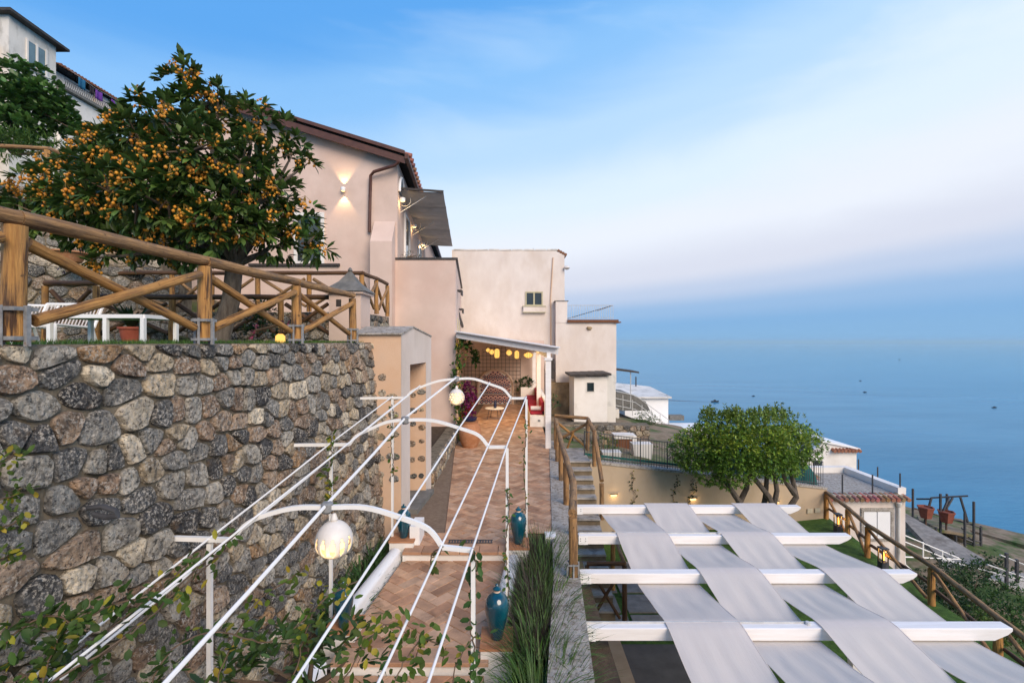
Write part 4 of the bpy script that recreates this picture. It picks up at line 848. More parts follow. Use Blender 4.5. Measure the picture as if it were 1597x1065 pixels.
# white houses below the cream annexe
lw = thing('low_white_house', (12, 40, -7), 'low white house with a flat roof at the sea edge left of the round tree', 'house')
wbox(lw, 'wall', 'white_paint', 9.4, 13.0, 40, 45, -8.5, -4.72)
mb = MB(); mb.hexa([(9.0, 39.7, -4.70), (13.2, 39.7, -4.70), (13.2, 46, -4.45), (9.0, 46, -4.0), (9.0, 39.7, -4.58), (13.2, 39.7, -4.58), (13.2, 46, -4.3), (9.0, 46, -3.85)]); mb.build('roof', 'stained_plaster', lw)
wbox(lw, 'terrace', 'white_paint', 11.0, 15.5, 37.6, 39.9, -9.0, -6.75); wbox(lw, 'steps', 'slate', 13.2, 14.4, 40.2, 41, -6.6, -6.2)
mb = MB(); mb.tube([(11.6, 45, -4.2), (11.6, 45, -3.3)], .06, 6); mb.build('chimney_pipe', 'dark_iron', lw)
for z in (0, .45, .9): 
    mb = MB(); mb.tube([(6.3, 30, -3.95 + z), (8.0, 31.2, -4.4 + z), (10.6, 32.5, -6.2 + z)], .025, 5); mb.build('stair_rail', 'pale_iron', lw)
for i in range(7): t = i / 6; p = Vector((6.3, 30, -4)).lerp(Vector((10.6, 32.5, -6.25)), t); mb = MB(); mb.tube([p, p + Vector((0, 0, 1.0))], .025, 5); mb.build('rail_post', 'pale_iron', lw)
pv = thing('sun_shelter', (7, 32, -4), 'dark flat sun shelter on thin posts beside the cream annexe', 'shelter')
mb = MB(); mb.hexa([(6.0, 31, -1.78), (8.2, 31, -2.05), (8.2, 33, -2.05), (6.0, 33, -1.78), (6.0, 31, -1.65), (8.2, 31, -1.95), (8.2, 33, -1.95), (6.0, 33, -1.65)]); mb.build('roof', 'dark_trim', pv)
for x, z in ((6.7, -1.85), (7.7, -2.0)): mb = MB(); mb.tube([(x, 31.2, -4.3), (x, 31.2, z)], .03, 5); mb.build('post', 'pale_iron', pv)
mb = MB(); mb.prism([(5.8, 32, -4.6), (9.2, 32, -4.6), (8.9, 32, -4.0), (7.9, 32, -3.5), (5.8, 32, -3.3)], (0, 3, 0)); tag(mb.build('rubble_bank', 'slate'), 'brown rubble bank below the dark sun shelter', 'bank')
mb = MB(); mb.box((5.7, 30.5, -5.0), (6.8, 31.5, -4.3)); tag(mb.build('stained_wall', 'stained_plaster'), 'patchy white garden wall by the shelter', 'wall')
# ---------------------------------------------------------------- log fences
def bracket(t, p, r, h=.22):
    mb = MB(); x, y, z = p; e = r + .012
    for zz in (z + .02, z + h - .02):
        mb.box((x - e, y - e, zz - .012), (x + e, y - e + .008, zz + .012)); mb.box((x - e, y + e - .008, zz - .012), (x + e, y + e, zz + .012)); mb.box((x - e, y - e + .008, zz - .012), (x - e + .008, y + e - .008, zz + .012)); mb.box((x + e - .008, y - e + .008, zz - .012), (x + e, y + e - .008, zz + .012))
    for dx, dy in ((0, -1), (1, 0), (0, 1), (-1, 0)):
        mb.box((x + dx * (e + .004) - .011, y + dy * (e + .004) - .011 * abs(dx) - .003, z - .03), (x + dx * (e + .004) + .011, y + dy * (e + .004) + .011 * abs(dx) + .003, z + h))
    mb.build('bracket', 'galvanised', t)
def fence(t, posts, h, r=.062, rail_r=.056, pm_='log_honey', rm='log_weathered', br=True, cross=True, bm_='log_honey', ext=(0, 0)):
    for i, p in enumerate(posts):
        p = Vector(p); log(t, 'post', p + Vector((0, 0, .0 if not br else -.0)), p + Vector((0, 0, h - rail_r)), r, pm_, .95)
        if br: bracket(t, p, r)
    for i in range(len(posts) - 1):
        a, b = Vector(posts[i]), Vector(posts[i + 1]); d = (b - a).normalized()
        e0 = d * (ext[0] if i == 0 else -.02); e1 = d * (ext[1] if i == len(posts) - 2 else .02)
        log(t, 'rail', a + Vector((0, 0, h)) - e0, b + Vector((0, 0, h)) + e1, rail_r, rm, .93)
        if cross:
            n = Vector((d.y, -d.x, 0)).normalized() * (rail_r * .55)
            log(t, 'brace', a + d * .09 + n + Vector((0, 0, .13)), b - d * .09 + n + Vector((0, 0, h - .14)), rail_r * .78, bm_, .9)
            log(t, 'brace', a + d * .09 - n + Vector((0, 0, h - .14)), b - d * .09 - n + Vector((0, 0, .13)), rail_r * .78, bm_, .9)
f1 = thing('log_fence', (-3.2, 4, 0), 'rustic log fence with crossed braces on top of the tall stone wall', 'fence')
fp = []
for px, d in ((None, 1.5), (22, 2.96), (318, 4.57), (462, 6.20), (550, 8.00)):
    x = wallx(d) - .12 if px is None else (px - 798.5) / F * d; fp.append((x, d, .0))
fence(f1, fp, .765, .064, .052)
f2 = thing('log_fence', (-6, 9.8, 0), 'dark log fence along the far edge of the lawn before the house', 'fence')
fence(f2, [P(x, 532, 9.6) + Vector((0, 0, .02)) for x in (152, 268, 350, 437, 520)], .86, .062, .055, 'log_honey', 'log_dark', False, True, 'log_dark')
f3 = thing('log_fence', (-5, 11.6, .6), 'raised log fence in front of the pink house stepping up beside the pillar', 'fence')
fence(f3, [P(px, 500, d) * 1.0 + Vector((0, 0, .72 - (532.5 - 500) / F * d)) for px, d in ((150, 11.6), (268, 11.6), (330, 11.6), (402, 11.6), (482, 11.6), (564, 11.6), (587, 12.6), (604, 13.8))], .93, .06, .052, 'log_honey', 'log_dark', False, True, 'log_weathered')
stone_wall('fence_plinth', (P(250, 0, 11.8).x, 11.8, -.2), (P(562, 0, 11.8).x, 11.8, -.2), .92, 'dark stone plinth carrying the raised log fence', sw=.3, sh=.2, parts=False, thick=.35, dark=.7)
stone_wall('fence_plinth', (P(566, 0, 11.9).x, 11.9, -.2), (P(606, 0, 13.9).x, 13.9, -.2), .90, 'short stone plinth between the roofed pillar and the pink wall', sw=.28, sh=.18, parts=False, thick=.4, dark=.8)
f4 = thing('log_fence', (-9.5, 10, 0), 'far log fence rail beside the stone terrace wall', 'fence')
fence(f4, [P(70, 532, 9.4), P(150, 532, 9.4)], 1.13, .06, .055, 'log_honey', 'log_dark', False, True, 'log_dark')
fu = thing('log_fence', (-12, 12, 3), 'old pole fence on the upper terrace at the far left', 'fence')
fence(fu, [Vector((-13.2, 11.3, 3.4)), Vector((-11.2, 11.6, 3.4)), Vector((-9.2, 12.2, 2.7))], 1.25, .075, .05, 'log_honey', 'log_weathered', False, False)
# handrails of the stair
hr = thing('stair_handrail', (1.1, 10, FL), 'log handrail on the kerb between the walk and the stair', 'handrail')
hp = [Vector((.85, 6.7, FL + .01)), Vector((1.04, 8.15, FL + .01)), Vector((1.10, 9.7, FL + .01)), Vector((1.17, 11.4, FL + .01)), Vector((1.25, 13.2, FL + .01)), Vector((1.34, 14.7, FL + .01))]
fence(hr, hp, .90, .062, .062, 'log_weathered', 'log_weathered', False, False)
bracket(hr, hp[0], .062)
hr2 = thing('stair_handrail', (2.2, 12, -4), 'log handrail on the garden side of the stair with crossed poles', 'handrail')
q = [Vector((2.30, 14.6, FL)), Vector((2.28, 13.3, FL - .15)), Vector((2.22, 11.9, FL - 1.1))]
fence(hr2, q, .95, .06, .06, 'log_weathered', 'log_weathered', False, False)
log(hr2, 'rail', (1.36, 15.2, FL + .95), (2.32, 14.7, FL + .95), .055, 'log_weathered'); log(hr2, 'brace', (1.36, 15.3, FL + .8), (2.3, 14.7, FL + .05), .045, 'log_honey'); log(hr2, 'brace', (1.36, 15.3, FL + .1), (2.3, 14.7, FL + .8), .045, 'log_weathered'); log(hr2, 'brace', (1.7, 15.0, FL - .1), (1.9, 14.9, FL + .5), .035, 'log_honey')
hr3 = thing('stair_handrail', (2, 10, TER), 'log barrier with crossed braces at the foot of the stair', 'handrail')
fence(hr3, [Vector((1.52, 9.75, TER + .05)), Vector((2.28, 9.75, TER + .05))], 1.25, .05, .045, 'log_dark', 'log_dark', False, True, 'log_dark'); log(hr3, 'post', (2.35, 11.2, TER), (2.35, 11.2, TER + 1.3), .055, 'log_honey'); log(hr3, 'rail', (2.28, 9.75, TER + 1.3), (2.35, 11.2, TER + 1.35), .045, 'log_weathered')
f5 = thing('log_fence', (9.6, 12, TER), 'log fence on the seaward edge of the terrace with small lanterns', 'fence')
tp = [Vector((10.30, 15.75, TER)), Vector((9.98, 14.3, TER)), Vector((9.57, 12.95, TER)), Vector((9.25, 10.6, TER)), Vector((8.7, 8.6, TER)), Vector((8.2, 6.6, TER)), Vector((7.8, 4.6, TER))]
fence(f5, tp, .86, .07, .06, 'log_honey', 'log_weathered', False, False)
for i in range(len(tp) - 1):
    a, b = tp[i], tp[i + 1]; d = (b - a).normalized(); log(f5, 'brace', a + d * .1 + Vector((0, 0, .75)), b - d * .15 + Vector((0, 0, .08)), .042, 'log_weathered'); log(f5, 'brace', a + d * .1 + Vector((.05, 0, .35)), b - d * .1 + Vector((.05, 0, .42)), .04, 'log_dark')
for i, (x, y, lb) in enumerate(((9.9, 14.6, 'black lantern on the terrace fence nearest the cottage'), (9.42, 12.2, 'black lantern glowing amber low on the terrace fence'))):
    t = thing('fence_lantern', (x, y, TER), lb, 'lantern', 'lanterns along the terrace fence'); mb = MB()
    for dx in (-.07, .07):
        for dy in (-.07, .07): mb.box((x + dx - .012, y + dy - .012, TER), (x + dx + .012, y + dy + .012, TER + .55))
    mb.box((x - .09, y - .09, TER + .55), (x + .09, y + .09, TER + .58)); mb.box((x - .085, y - .085, TER), (x + .085, y + .085, TER + .22)); mb.build('case', 'dark_iron', t)
    mb = MB(); mb.lathe((x, y, TER + .26), [(.03, 0), (.035, .1), (.02, .2)], 8); mb.build('bulb', 'glow_amber', t); l = lamp((x, y - .02, TER + .45), 5, (1, .5, .12)); l.parent = t; l.matrix_parent_inverse = Matrix.Translation(-t.location)
# ---------------------------------------------------------------- white arched pergola over the walk
pg = thing('arched_pergola', (-1.3, 6, FL2), 'white metal pergola of arches and long rods over the walk', 'pergola')
AR = []   # per arch: key points left wall, left post, left spring, left haunch, crown, right haunch, right spring, right post
spec_ = {1: (4.04, [(235, 838), (327, 844), (365, 842), (405, 806), (510, 791), (628, 808), (690, 853), (738, 858)]),
         2: (5.97, [(450, 694), (516, 694), (545, 693), (575, 670), (632, 655), (718, 668), (762, 697), (791, 697)]),
         3: (7.89, [(562, 621), (612, 621), (634, 620), (655, 604), (712, 591), (764, 599), (797, 621), (821, 621)])}
for k, (d, pts) in spec_.items(): AR.append([P(x, y, d) for x, y in pts])
A0_ = [AR[0][i] * 2 - AR[1][i] for i in range(8)]; AR.insert(0, A0_)
def smooth_curve(pts, n=8):
    out = []; q = [pts[0]] + list(pts) + [pts[-1]]
    for i in range(1, len(q) - 2):
        for k in range(n):
            t = k / n; a, b, c, d = q[i - 1], q[i], q[i + 1], q[i + 2]
            out.append(.5 * ((2 * b) + (c - a) * t + (2 * a - 5 * b + 4 * c - d) * t * t + (3 * b - a - 3 * c + d) * t ** 3))
    return out + [pts[-1]]
for k, a in enumerate(AR):
    c, l, r = a[4], a[2], a[6]
    def flatbar(pts, w=.036, nm='arch'):
        mb = MB(); n = len(pts); vs = []
        for i, p in enumerate(pts):
            t = (pts[min(i + 1, n - 1)] - pts[max(i - 1, 0)]).normalized(); y = Vector((0, 1, 0)); nn = t.cross(y).normalized()
            for (s1, s2) in ((-1, -1), (1, -1), (1, 1), (-1, 1)): vs.append(p + nn * s1 * w / 2 + y * s2 * w / 2)
        fs = [(i * 4 + j, i * 4 + (j + 1) % 4, (i + 1) * 4 + (j + 1) % 4, (i + 1) * 4 + j) for i in range(n - 1) for j in range(4)] + [(3, 2, 1, 0), tuple((n - 1) * 4 + j for j in range(4))]
        mb.add(vs, fs); return mb.build(nm, 'white_metal', pg, False)
    flatbar(smooth_curve([l, l.lerp(a[3], .5) + Vector((-.03, 0, .015)), a[3], a[3].lerp(c, .5) + Vector((0, 0, .035)), c, c.lerp(a[5], .5) + Vector((0, 0, .045)), a[5], a[5].lerp(r, .5) + Vector((.05, 0, .03)), r], 5))
    flatbar([a[0], l], .036, 'wall_bar'); flatbar([r, a[7]], .036, 'side_bar')
    for p, fz in ((a[1], -3.8), (a[7], FL2 - .2)):
        mb = MB(); mb.box((p.x - .018, p.y - .018, fz), (p.x + .018, p.y + .018, p.z - .018)); mb.build('post', 'white_metal', pg)
    mb = MB(); mb.lathe(c + Vector((0, 0, .0)), [(.03, -.05), (.05, -.03), (.05, .03), (.035, .045)], 10); mb.build('clamp', 'galvanised', pg, True)
for i in range(1, 8):
    for k in range(3):
        p, q = AR[k][i].copy(), AR[k + 1][i].copy(); z = Vector((0, 0, .028)); mb = MB(); mb.tube([p + z, (p + q) / 2 + z + Vector((0, 0, random.uniform(-.012, .0))), q + z], .0095 if i != 4 else .015, 7); mb.build('rod', 'white_metal', pg)
# ---------------------------------------------------------------- hanging globe lanterns
def globe(c, r, label, rows, cordtop):
    t = thing('globe_lantern', c, label, 'lantern', 'ceramic globe lanterns'); nlon, nlat = 96, 48; vs = []; fs = []
    holes = MB(); sh_ = MB()
    for j in range(nlat + 1):
        a = math.pi * (j / nlat) - math.pi / 2; rr = r * max(.06, math.cos(a)) * (1 - .10 * math.sin(a)); z = r * 1.02 * math.sin(a)
        for i in range(nlon): b = 2 * math.pi * i / nlon; vs.append(Vector(c) + Vector((rr * math.cos(b), rr * math.sin(b), z)))
    for j in range(nlat):
        for i in range(nlon):
            f = (j * nlon + i, j * nlon + (i + 1) % nlon, (j + 1) * nlon + (i + 1) % nlon, (j + 1) * nlon + i); z = (j + .5) / nlat
            if rows == 'slots':
                ph_ = abs((i + .5) % 8 - 4) / 4; e_ = ((z - .42) / .19) ** 2
                cut = e_ < 1 and ph_ < .52 * (1 - e_)
            else:
                jj = int((z - .28) / .1); ph_ = abs((i + .5 + (4 if jj % 2 else 0)) % 8 - 4) / 4; cut = .28 < z < .68 and ph_ + abs(((z - .28) % .1) - .05) / .05 * .6 < .72
            if not cut: fs.append(f)
    mb = MB(); mb.add(vs, fs); o = mb.build('shade', 'ceramic', t, True)
    md = o.modifiers.new('wall', 'SOLIDIFY'); md.thickness = .008
    mb = MB(); mb.lathe(Vector(c) + Vector((0, 0, -.62 * r)), [(.3 * r, 0), (.78 * r, .3 * r), (.80 * r, .6 * r), (.6 * r, 1.0 * r), (.2 * r, 1.2 * r)], 20); mb.build('inner_glow', 'glow_lamp', t, True)
    mb = MB(); mb.lathe(Vector(c) + Vector((0, 0, r * .98)), [(.12 * r, 0), (.2 * r, .1 * r), (.14 * r, .3 * r), (.08 * r, .42 * r)], 12); mb.build('neck', 'ceramic', t, True)
    mb = MB(); p = Vector(c) + Vector((0, 0, r * 1.3)); mb.tube([p, (p + cordtop) / 2 + Vector((.012, 0, 0)), cordtop], .007, 5); mb.tube([p + Vector((.015, 0, 0)), (p + cordtop) / 2 + Vector((-.01, .01, 0)), cordtop], .005, 5); mb.build('cord', 'twig', t)
    l = lamp(Vector(c) + Vector((0, -r * 1.15, -.1)), 1.2, r=.1); l.parent = t; l.matrix_parent_inverse = Matrix.Translation(-t.location)
globe(P(521, 840, 4.02), .152, 'large lit ceramic globe lantern hanging from the nearest arch', 'slots', AR[1][4] + Vector((0, 0, -.02)))
globe(P(712, 619, 7.87), .132, 'lit ceramic globe lantern with small holes hanging from the farthest arch', 'dots', AR[3][4] + Vector((0, 0, -.02)))
# ---------------------------------------------------------------- blue vases
def vase(c, z, h, label):
    t = thing('blue_vase', (c[0], c[1], z), label, 'vase', 'blue glazed vases on pedestals'); r = h * .225; mb = MB()
    body = [(.05, 0), (.11, 0), (.115, .01), (.12, .05), (.15, .2), (.19, .36), (.218, .5), (.225, .60), (.215, .68), (.185, .755), (.135, .81), (.085, .84), (.068, .855)]
    mb.lathe((c[0], c[1], z), [(a * h, b * h) for a, b in body], 28); mb.build('body', 'teal_glaze', t, True)
    mb = MB(); mb.lathe((c[0], c[1], z), [(a * h, b * h) for a, b in ((.066, .853), (.062, .88), (.075, .897), (.03, .90))], 20); mb.build('neck', 'bisque', t, True)
    mb = MB(); mb.lathe((c[0], c[1], z), [(a * h, b * h) for a, b in ((.03, .898), (.078, .9), (.082, .92), (.06, .94), (.03, .955), (.022, .965), (.034, .98), (.022, .997), (.004, 1.0))], 18); mb.build('lid', 'teal_glaze', t, True)
vase(PED['nr'][0], PED['nr'][1], .60, 'teal glazed lidded vase beside the dark grasses, largest in view')
vase(PED['fr'][0], PED['fr'][1], .58, 'teal lidded vase by the thin white post at the head of the grasses')
vase((PED['nl'][0][0], PED['nl'][0][1] - .04), PED['nl'][1], .52, 'teal lidded vase below the large lit globe lantern')
vase(PED['fl'][0], PED['fl'][1], .54, 'teal lidded vase at the foot of the peach doorway tower')
# ---------------------------------------------------------------- canopy of woven white cloth strips
ZB = -3.46; BD = [10.06, 8.56, 7.17, 5.80, 4.45]; BL = [1.32, 1.19, 1.02, .85, .70]; BR = 6.05; bh = .15; bw = .155
cp = thing('cloth_canopy', (3.5, 7.5, TER), 'white timber canopy with woven cloth strips over the terrace', 'canopy')
for d, xl_ in zip(BD, BL):
    mb = MB(); y0, y1 = d, d + bw
    prof = [(xl_, ZB - bh), (BR - .22, ZB - bh), (BR - .06, ZB - bh * .55), (BR, ZB - .035), (BR, ZB), (xl_, ZB)]
    mb.prism([(x, y0, z) for x, z in prof], (0, bw, 0)); me = mb.mesh('beam'); bm = bmesh.new(); bm.from_mesh(me); bmesh.ops.recalc_face_normals(bm, faces=bm.faces); bmesh.ops.bevel(bm, geom=bm.edges[:], offset=.006, segments=1, affect='EDGES'); bm.to_mesh(me); bm.free()
    b = put('beam', me, 'white_wood', cp)
    mb = MB(); mb.box((xl_ - .004, y0 - .004, ZB - bh - .003), (xl_ + .16, y0 - .001, ZB + .0)); mb.build('end_plate', 'white_paint', b)
    for k in range(2):
        for zz in (.045, .085): mb = MB(); mb.lathe((xl_ + .03 + .09 * k, y0 - .007, ZB - zz), [(.006, -.006), (.006, .006)], 7); mb.build('bolt', 'dark_iron', b)
    mb = MB(); mb.box((xl_ - .12, y0 + .03, ZB - bh - .02), (xl_ - .004, y1 - .03, ZB - .02)); mb.build('wall_bracket', 'dark_iron', b)
    if d in (8.56, 5.80):
        mb = MB(); mb.box((xl_ + .02, y1 - .05, ZB + .001), (3.65 if d < 6 else 3.75, y1 - .035, ZB + .02)); mb.lathe((3.62 if d < 6 else 3.72, y1 - .07, ZB + .001), [(.03, 0), (.03, .03), (.02, .035)], 9); mb.build('light_strip', 'pale_iron', b)
for d in (BD[0], BD[2], BD[4]):
    mb = MB(); mb.box((5.10, d + .02, TER), (5.22, d + .14, ZB - bh)); mb.build('post', 'white_wood', cp)
yc = [d + bw / 2 for d in BD]
for s in range(4):
    x0 = 1.885 + .932 * s; w = .905; over = [(i + s) % 2 == 1 for i in range(5)]
    def strip(u, v, s=s, x0=x0, w=w, over=over):
        y = yc[0] + .12 - v * (yc[0] + .12 - yc[4] + .2)
        zk = [ZB + .016 if o_ else ZB - bh - .016 for o_ in over]
        k = 0
        while k < 3 and y < yc[k + 1]: k += 1
        t = min(1, max(0, (yc[k] - y) / (yc[k] - yc[k + 1])))
        fl_ = .085 / (yc[k] - yc[k + 1])
        tt = min(1, max(0, (t - fl_) / (1 - 2 * fl_)))
        z = zk[k] + (zk[k + 1] - zk[k]) * tt
        z += -.02 * math.sin(math.pi * tt) * (1 + .35 * math.cos(math.pi * (u - .5) * 2)) + .006 * math.sin(u * 21 + s + 2 * mnoise.noise((u * 3, y * 2, s))) * math.sin(math.pi * tt) + .012 * mnoise.noise((u * 4 + y * .8, y * 2.2, s)) * math.sin(math.pi * tt)
        return (x0 + u * w + .005 * mnoise.noise((y * 1.4, s, 1)) * (1 if u > .5 else -1), y, z)
    mb = MB(); mb.grid(strip, 26, 110); o = mb.build('cloth_strip', 'fabric', cp, True)
    hem = MB(); 
    for u in (0.0, 1.0): hem.tube([Vector(strip(u, i / 60)) for i in range(61)], .006, 4)
    hem.build('hem', 'fabric', o)
ch = thing('garden_chair', (2.4, 5.0, TER), 'dark green metal chair under the nearest canopy strip', 'chair')
for dx in (0, .45):
    mb = MB(); mb.tube([(2.15 + dx, 4.75, TER), (2.2 + dx, 4.9, TER + .45), (2.2 + dx, 5.1, TER + .95)], .015, 6); mb.build('leg', 'dark_iron', ch); mb = MB(); mb.tube([(2.15 + dx, 5.4, TER), (2.2 + dx, 5.2, TER + .45)], .015, 6); mb.build('leg', 'dark_iron', ch)
mb = MB(); mb.box((2.15, 4.75, TER + .44), (2.70, 5.2, TER + .47)); mb.build('seat', 'green_screen', ch); mb = MB(); mb.box((2.18, 5.08, TER + .6), (2.68, 5.11, TER + .95)); mb.build('backrest', 'green_screen', ch)
# ---------------------------------------------------------------- patio at the end of the walk
pt_ = thing('patio_shelter', (0, 20, FL), 'white timber lean-to shelter over the patio with hanging lanterns', 'shelter')
def bar(p, q, w, h, nm='beam', m='white_wood', par=None): mb = MB(); mb.beam(p, q, w, h); return mb.build(nm, m, par or pt_)
bar((-1.86, 16.2, .22), (1.42, 14.9, -.30), .10, .20); bar((-1.86, 16.2, .335), (1.45, 14.85, -.185), .34, .03, 'roof_board')
bar((1.14, 14.9, -.42), (1.14, 25.2, -.42), .12, .16); bar((-2.55, 25.0, .10), (1.3, 25.0, -.30), .10, .16)
for i in range(5): d = 17 + i * 1.8; bar((-1.9 - .085 * (d - 16.5) + .05, d, .19), (1.3, d, -.31), .07, .13, 'rafter')
for (x, d, zt_) in ((1.12, 14.9, -.50), (1.14, 20.5, -.50), (1.14, 24.9, -.50)): mb = MB(); mb.box((x - .085, d - .085, FL), (x + .085, d + .085, zt_)); p_ = mb.build('post', 'white_wood', pt_); 
mb = MB(); mb.box((1.0, 14.78, -.58), (1.24, 15.02, -.505)); mb.build('post_cap', 'white_wood', pt_)
bk_ = thing('patio_wall', (0, 25.6, FL), 'pink patio back wall behind the trellis', 'wall'); wbox(bk_, 'wall', 'pink_plaster', -2.9, 1.7, 25.4, 26.3, FL - .3, .05)
mb = MB(); mb.hexa([(-1.9, 16.3, .27), (1.3, 15.2, -.235), (1.3, 25.35, -.235), (-2.66, 25.35, .27), (-1.9, 16.3, .29), (1.3, 15.2, -.215), (1.3, 25.35, -.215), (-2.66, 25.35, .29)]); mb.build('roof_panel', 'white_wood', pt_)
tr = thing('trellis', (-1, 25.3, FL), 'dark wire trellis with sloped shoulders on the patio back wall', 'trellis')
xs = [-2.52 + i * .198 for i in range(16)]
def ttop(x): return -.95 if x < -1.9 else (-.95 + (x + 1.95) * 1.35 if x < -1.45 else (-.27 if x < -.35 else (-.27 - (x + .35) * 1.3 if x < .12 else -.9)))
for x in xs: mb = MB(); mb.tube([(x, 25.33, FL + .05), (x, 25.33, min(-.27, ttop(x)))], .013, 4); mb.build('upright', 'dark_iron', tr)
for j in range(15):
    z = FL + .15 + j * .2; xx = [x for x in xs if ttop(x) >= z - .02]
    if len(xx) > 1: mb = MB(); mb.tube([(xx[0], 25.33, z), (xx[-1], 25.33, z)], .013, 4); mb.build('crossbar', 'dark_iron', tr)
tl = thing('tiled_arch', (-.87, 25.2, FL), 'arched fountain panel of navy and pink diamond tiles', 'tile panel')
cx, hw, zs = -.87, .92, FL + .95
arch = [(cx - hw, FL + .02), (cx + hw, FL + .02)] + [(cx + hw * math.cos(a), zs + .86 * math.sin(a)) for a in [math.pi * i / 18 for i in range(19)]]
mb = MB(); mb.prism([(x, 25.22, z) for x, z in arch], (0, .08, 0)); mb.build('backing', 'tile_cream', tl)
rim = [Vector((x, 25.2, z)) for x, z in arch[2:]]; mb = MB(); mb.tube([Vector((cx + hw, 25.2, FL))] + rim + [Vector((cx - hw, 25.2, FL))], .055, 6); mb.build('rim', 'bisque', tl, True)
mb = MB(); mb.box((cx - hw, 25.12, FL + .55), (cx + hw, 25.2, FL + .57)); mb.build('ledge', 'tile_cream', tl)
ci = 0; sgn = 1
for j in range(18):
    for i in range(-4, 5):
        x = cx + (i + (.5 if j % 2 else 0)) * .24; z = FL + .12 + j * .104
        if abs(x - cx) > hw - .1 or (z > zs and ((x - cx) / (hw - .08)) ** 2 + ((z - zs) / .76) ** 2 > 1): continue
        for r_, m_, y_ in ((.112, 'tile_navy' if j % 4 < 2 else 'tile_pink', 25.214), (.058, 'tile_pink' if j % 4 < 2 else 'tile_navy', 25.208)):
            mb = MB(); mb.prism([(x - r_, y_, z), (x, y_, z - r_ * .86), (x + r_, y_, z), (x, y_, z + r_ * .86)], (0, .02, 0)); mb.build('tile', m_, tl)
bn = thing('masonry_bench', (1, 20, FL), 'white masonry bench with red cushions along the patio parapet', 'bench')
wbox(bn, 'base', 'white_plaster', .70, 1.26, 18.6, 25.2, FL, FL + .42); wbox(bn, 'parapet', 'white_plaster', 1.263, 1.42, 18.55, 25.3, FL, FL + 1.0)
for i in range(3):
    y0 = 18.9 + i * 2.1; mb = MB(); mb.box((.71, y0, FL + .423), (1.22, y0 + 2.06, FL + .55)); me = mb.mesh('seat_cushion'); bm = bmesh.new(); bm.from_mesh(me); bmesh.ops.bevel(bm, geom=bm.edges[:], offset=.035, segments=2, affect='EDGES'); bm.to_mesh(me); bm.free(); put('seat_cushion', me, 'red_cushion', bn)
    mb = MB(); mb.box((1.15, y0, FL + .56), (1.26, y0 + 2.06, FL + .92)); mb.build('back_cushion', 'red_cushion', bn)
mb = MB(); mb.tube([(.74, 19.05, FL + .66), (1.20, 19.05, FL + .66)], .085, 12); tag(mb.build('bolster', 'cushion_white', None, True), 'pale roll cushion on the end of the red bench', 'cushion')
wbox(bn, 'socket', 'galvanised', 1.0, 1.10, 18.585, 18.6, FL + .2, FL + .28)
pb = thing('planter_box', (.7, 25, FL), 'white planter box with leafy shrub at the far end of the bench', 'planter'); wbox(pb, 'box', 'white_plaster', .45, 1.15, 24.7, 25.2, FL + .42, FL + .95)
tb = thing('round_table', (-.55, 20.6, FL), 'low round white table on thin legs on the patio', 'table')
mb = MB(); mb.lathe((-.75, 20.6, FL + .44), [(.05, -.02), (.40, -.02), (.42, 0), (.40, .02), (.05, .02)], 24); mb.build('top', 'white_paint', tb, True)
for a in (.5, 2.1, 3.7, 5.2): mb = MB(); mb.tube([(-.75 + .25 * math.cos(a), 20.6 + .25 * math.sin(a), FL + .43), (-.75 + .36 * math.cos(a), 20.6 + .36 * math.sin(a), FL)], .012, 5); mb.build('leg', 'dark_iron', tb)
mb = MB(); mb.lathe((-.72, 20.5, FL + .46), [(.03, 0), (.06, .01), (.07, .12), (.05, .24), (.035, .3), (.03, .3)], 14); tag(mb.build('bottle_vase', 'tile_navy', None, True), 'small dark blue vase on the round table', 'vase')
for i, (px, py, r_, d, m_) in enumerate(((761, 546, .10, 21, 'g'), (767, 549, .12, 20, 'g'), (775, 551, .17, 19.5, 'c'), (794, 550, .13, 20, 'g'), (806, 553, .15, 19.5, 'c'), (824, 554, .17, 19.2, 'b'))):
    p = P(px, py, d); t = thing('pendant_lantern', p, ['small yellow', 'round amber', 'tall pale wicker', 'short pear shaped', 'long bottle shaped', 'broad bowl shaped'][i] + ' lit lantern hanging under the patio shelter', 'lantern', 'lit lanterns under the patio shelter')
    prof = {'g': [(.25, -.9), (.8, -.5), (1, 0), (.8, .5), (.35, .9)], 'c': [(.45, -1.1), (.62, -.8), (.65, .2), (.6, .8), (.3, 1.1)], 'b': [(.5, -.6), (.95, -.3), (1.1, .1), (.9, .4), (.3, .7)]}[m_]
    mb = MB(); mb.lathe(p, [(a * r_, b * r_) for a, b in prof], 14); mb.build('shade', 'glow_yellow', t, True)
    mb = MB(); 
    for k in range(10): a = k * .628; mb.tube([(p.x + x_ * r_ * 1.03 * math.cos(a), d + x_ * r_ * 1.03 * math.sin(a), p.z + z_ * r_) for x_, z_ in prof], .008, 4)
    mb.build('ribs', 'twig', t)
    mb = MB(); mb.tube([p + Vector((0, 0, r_ * .8)), Vector((p.x, d, -.15))], .008, 4); mb.build('cord', 'dark_iron', t)
l = lamp((-.2, 20, -.95), 85, r=.25); l.parent = tr; l.matrix_parent_inverse = Matrix.Translation(-tr.location)
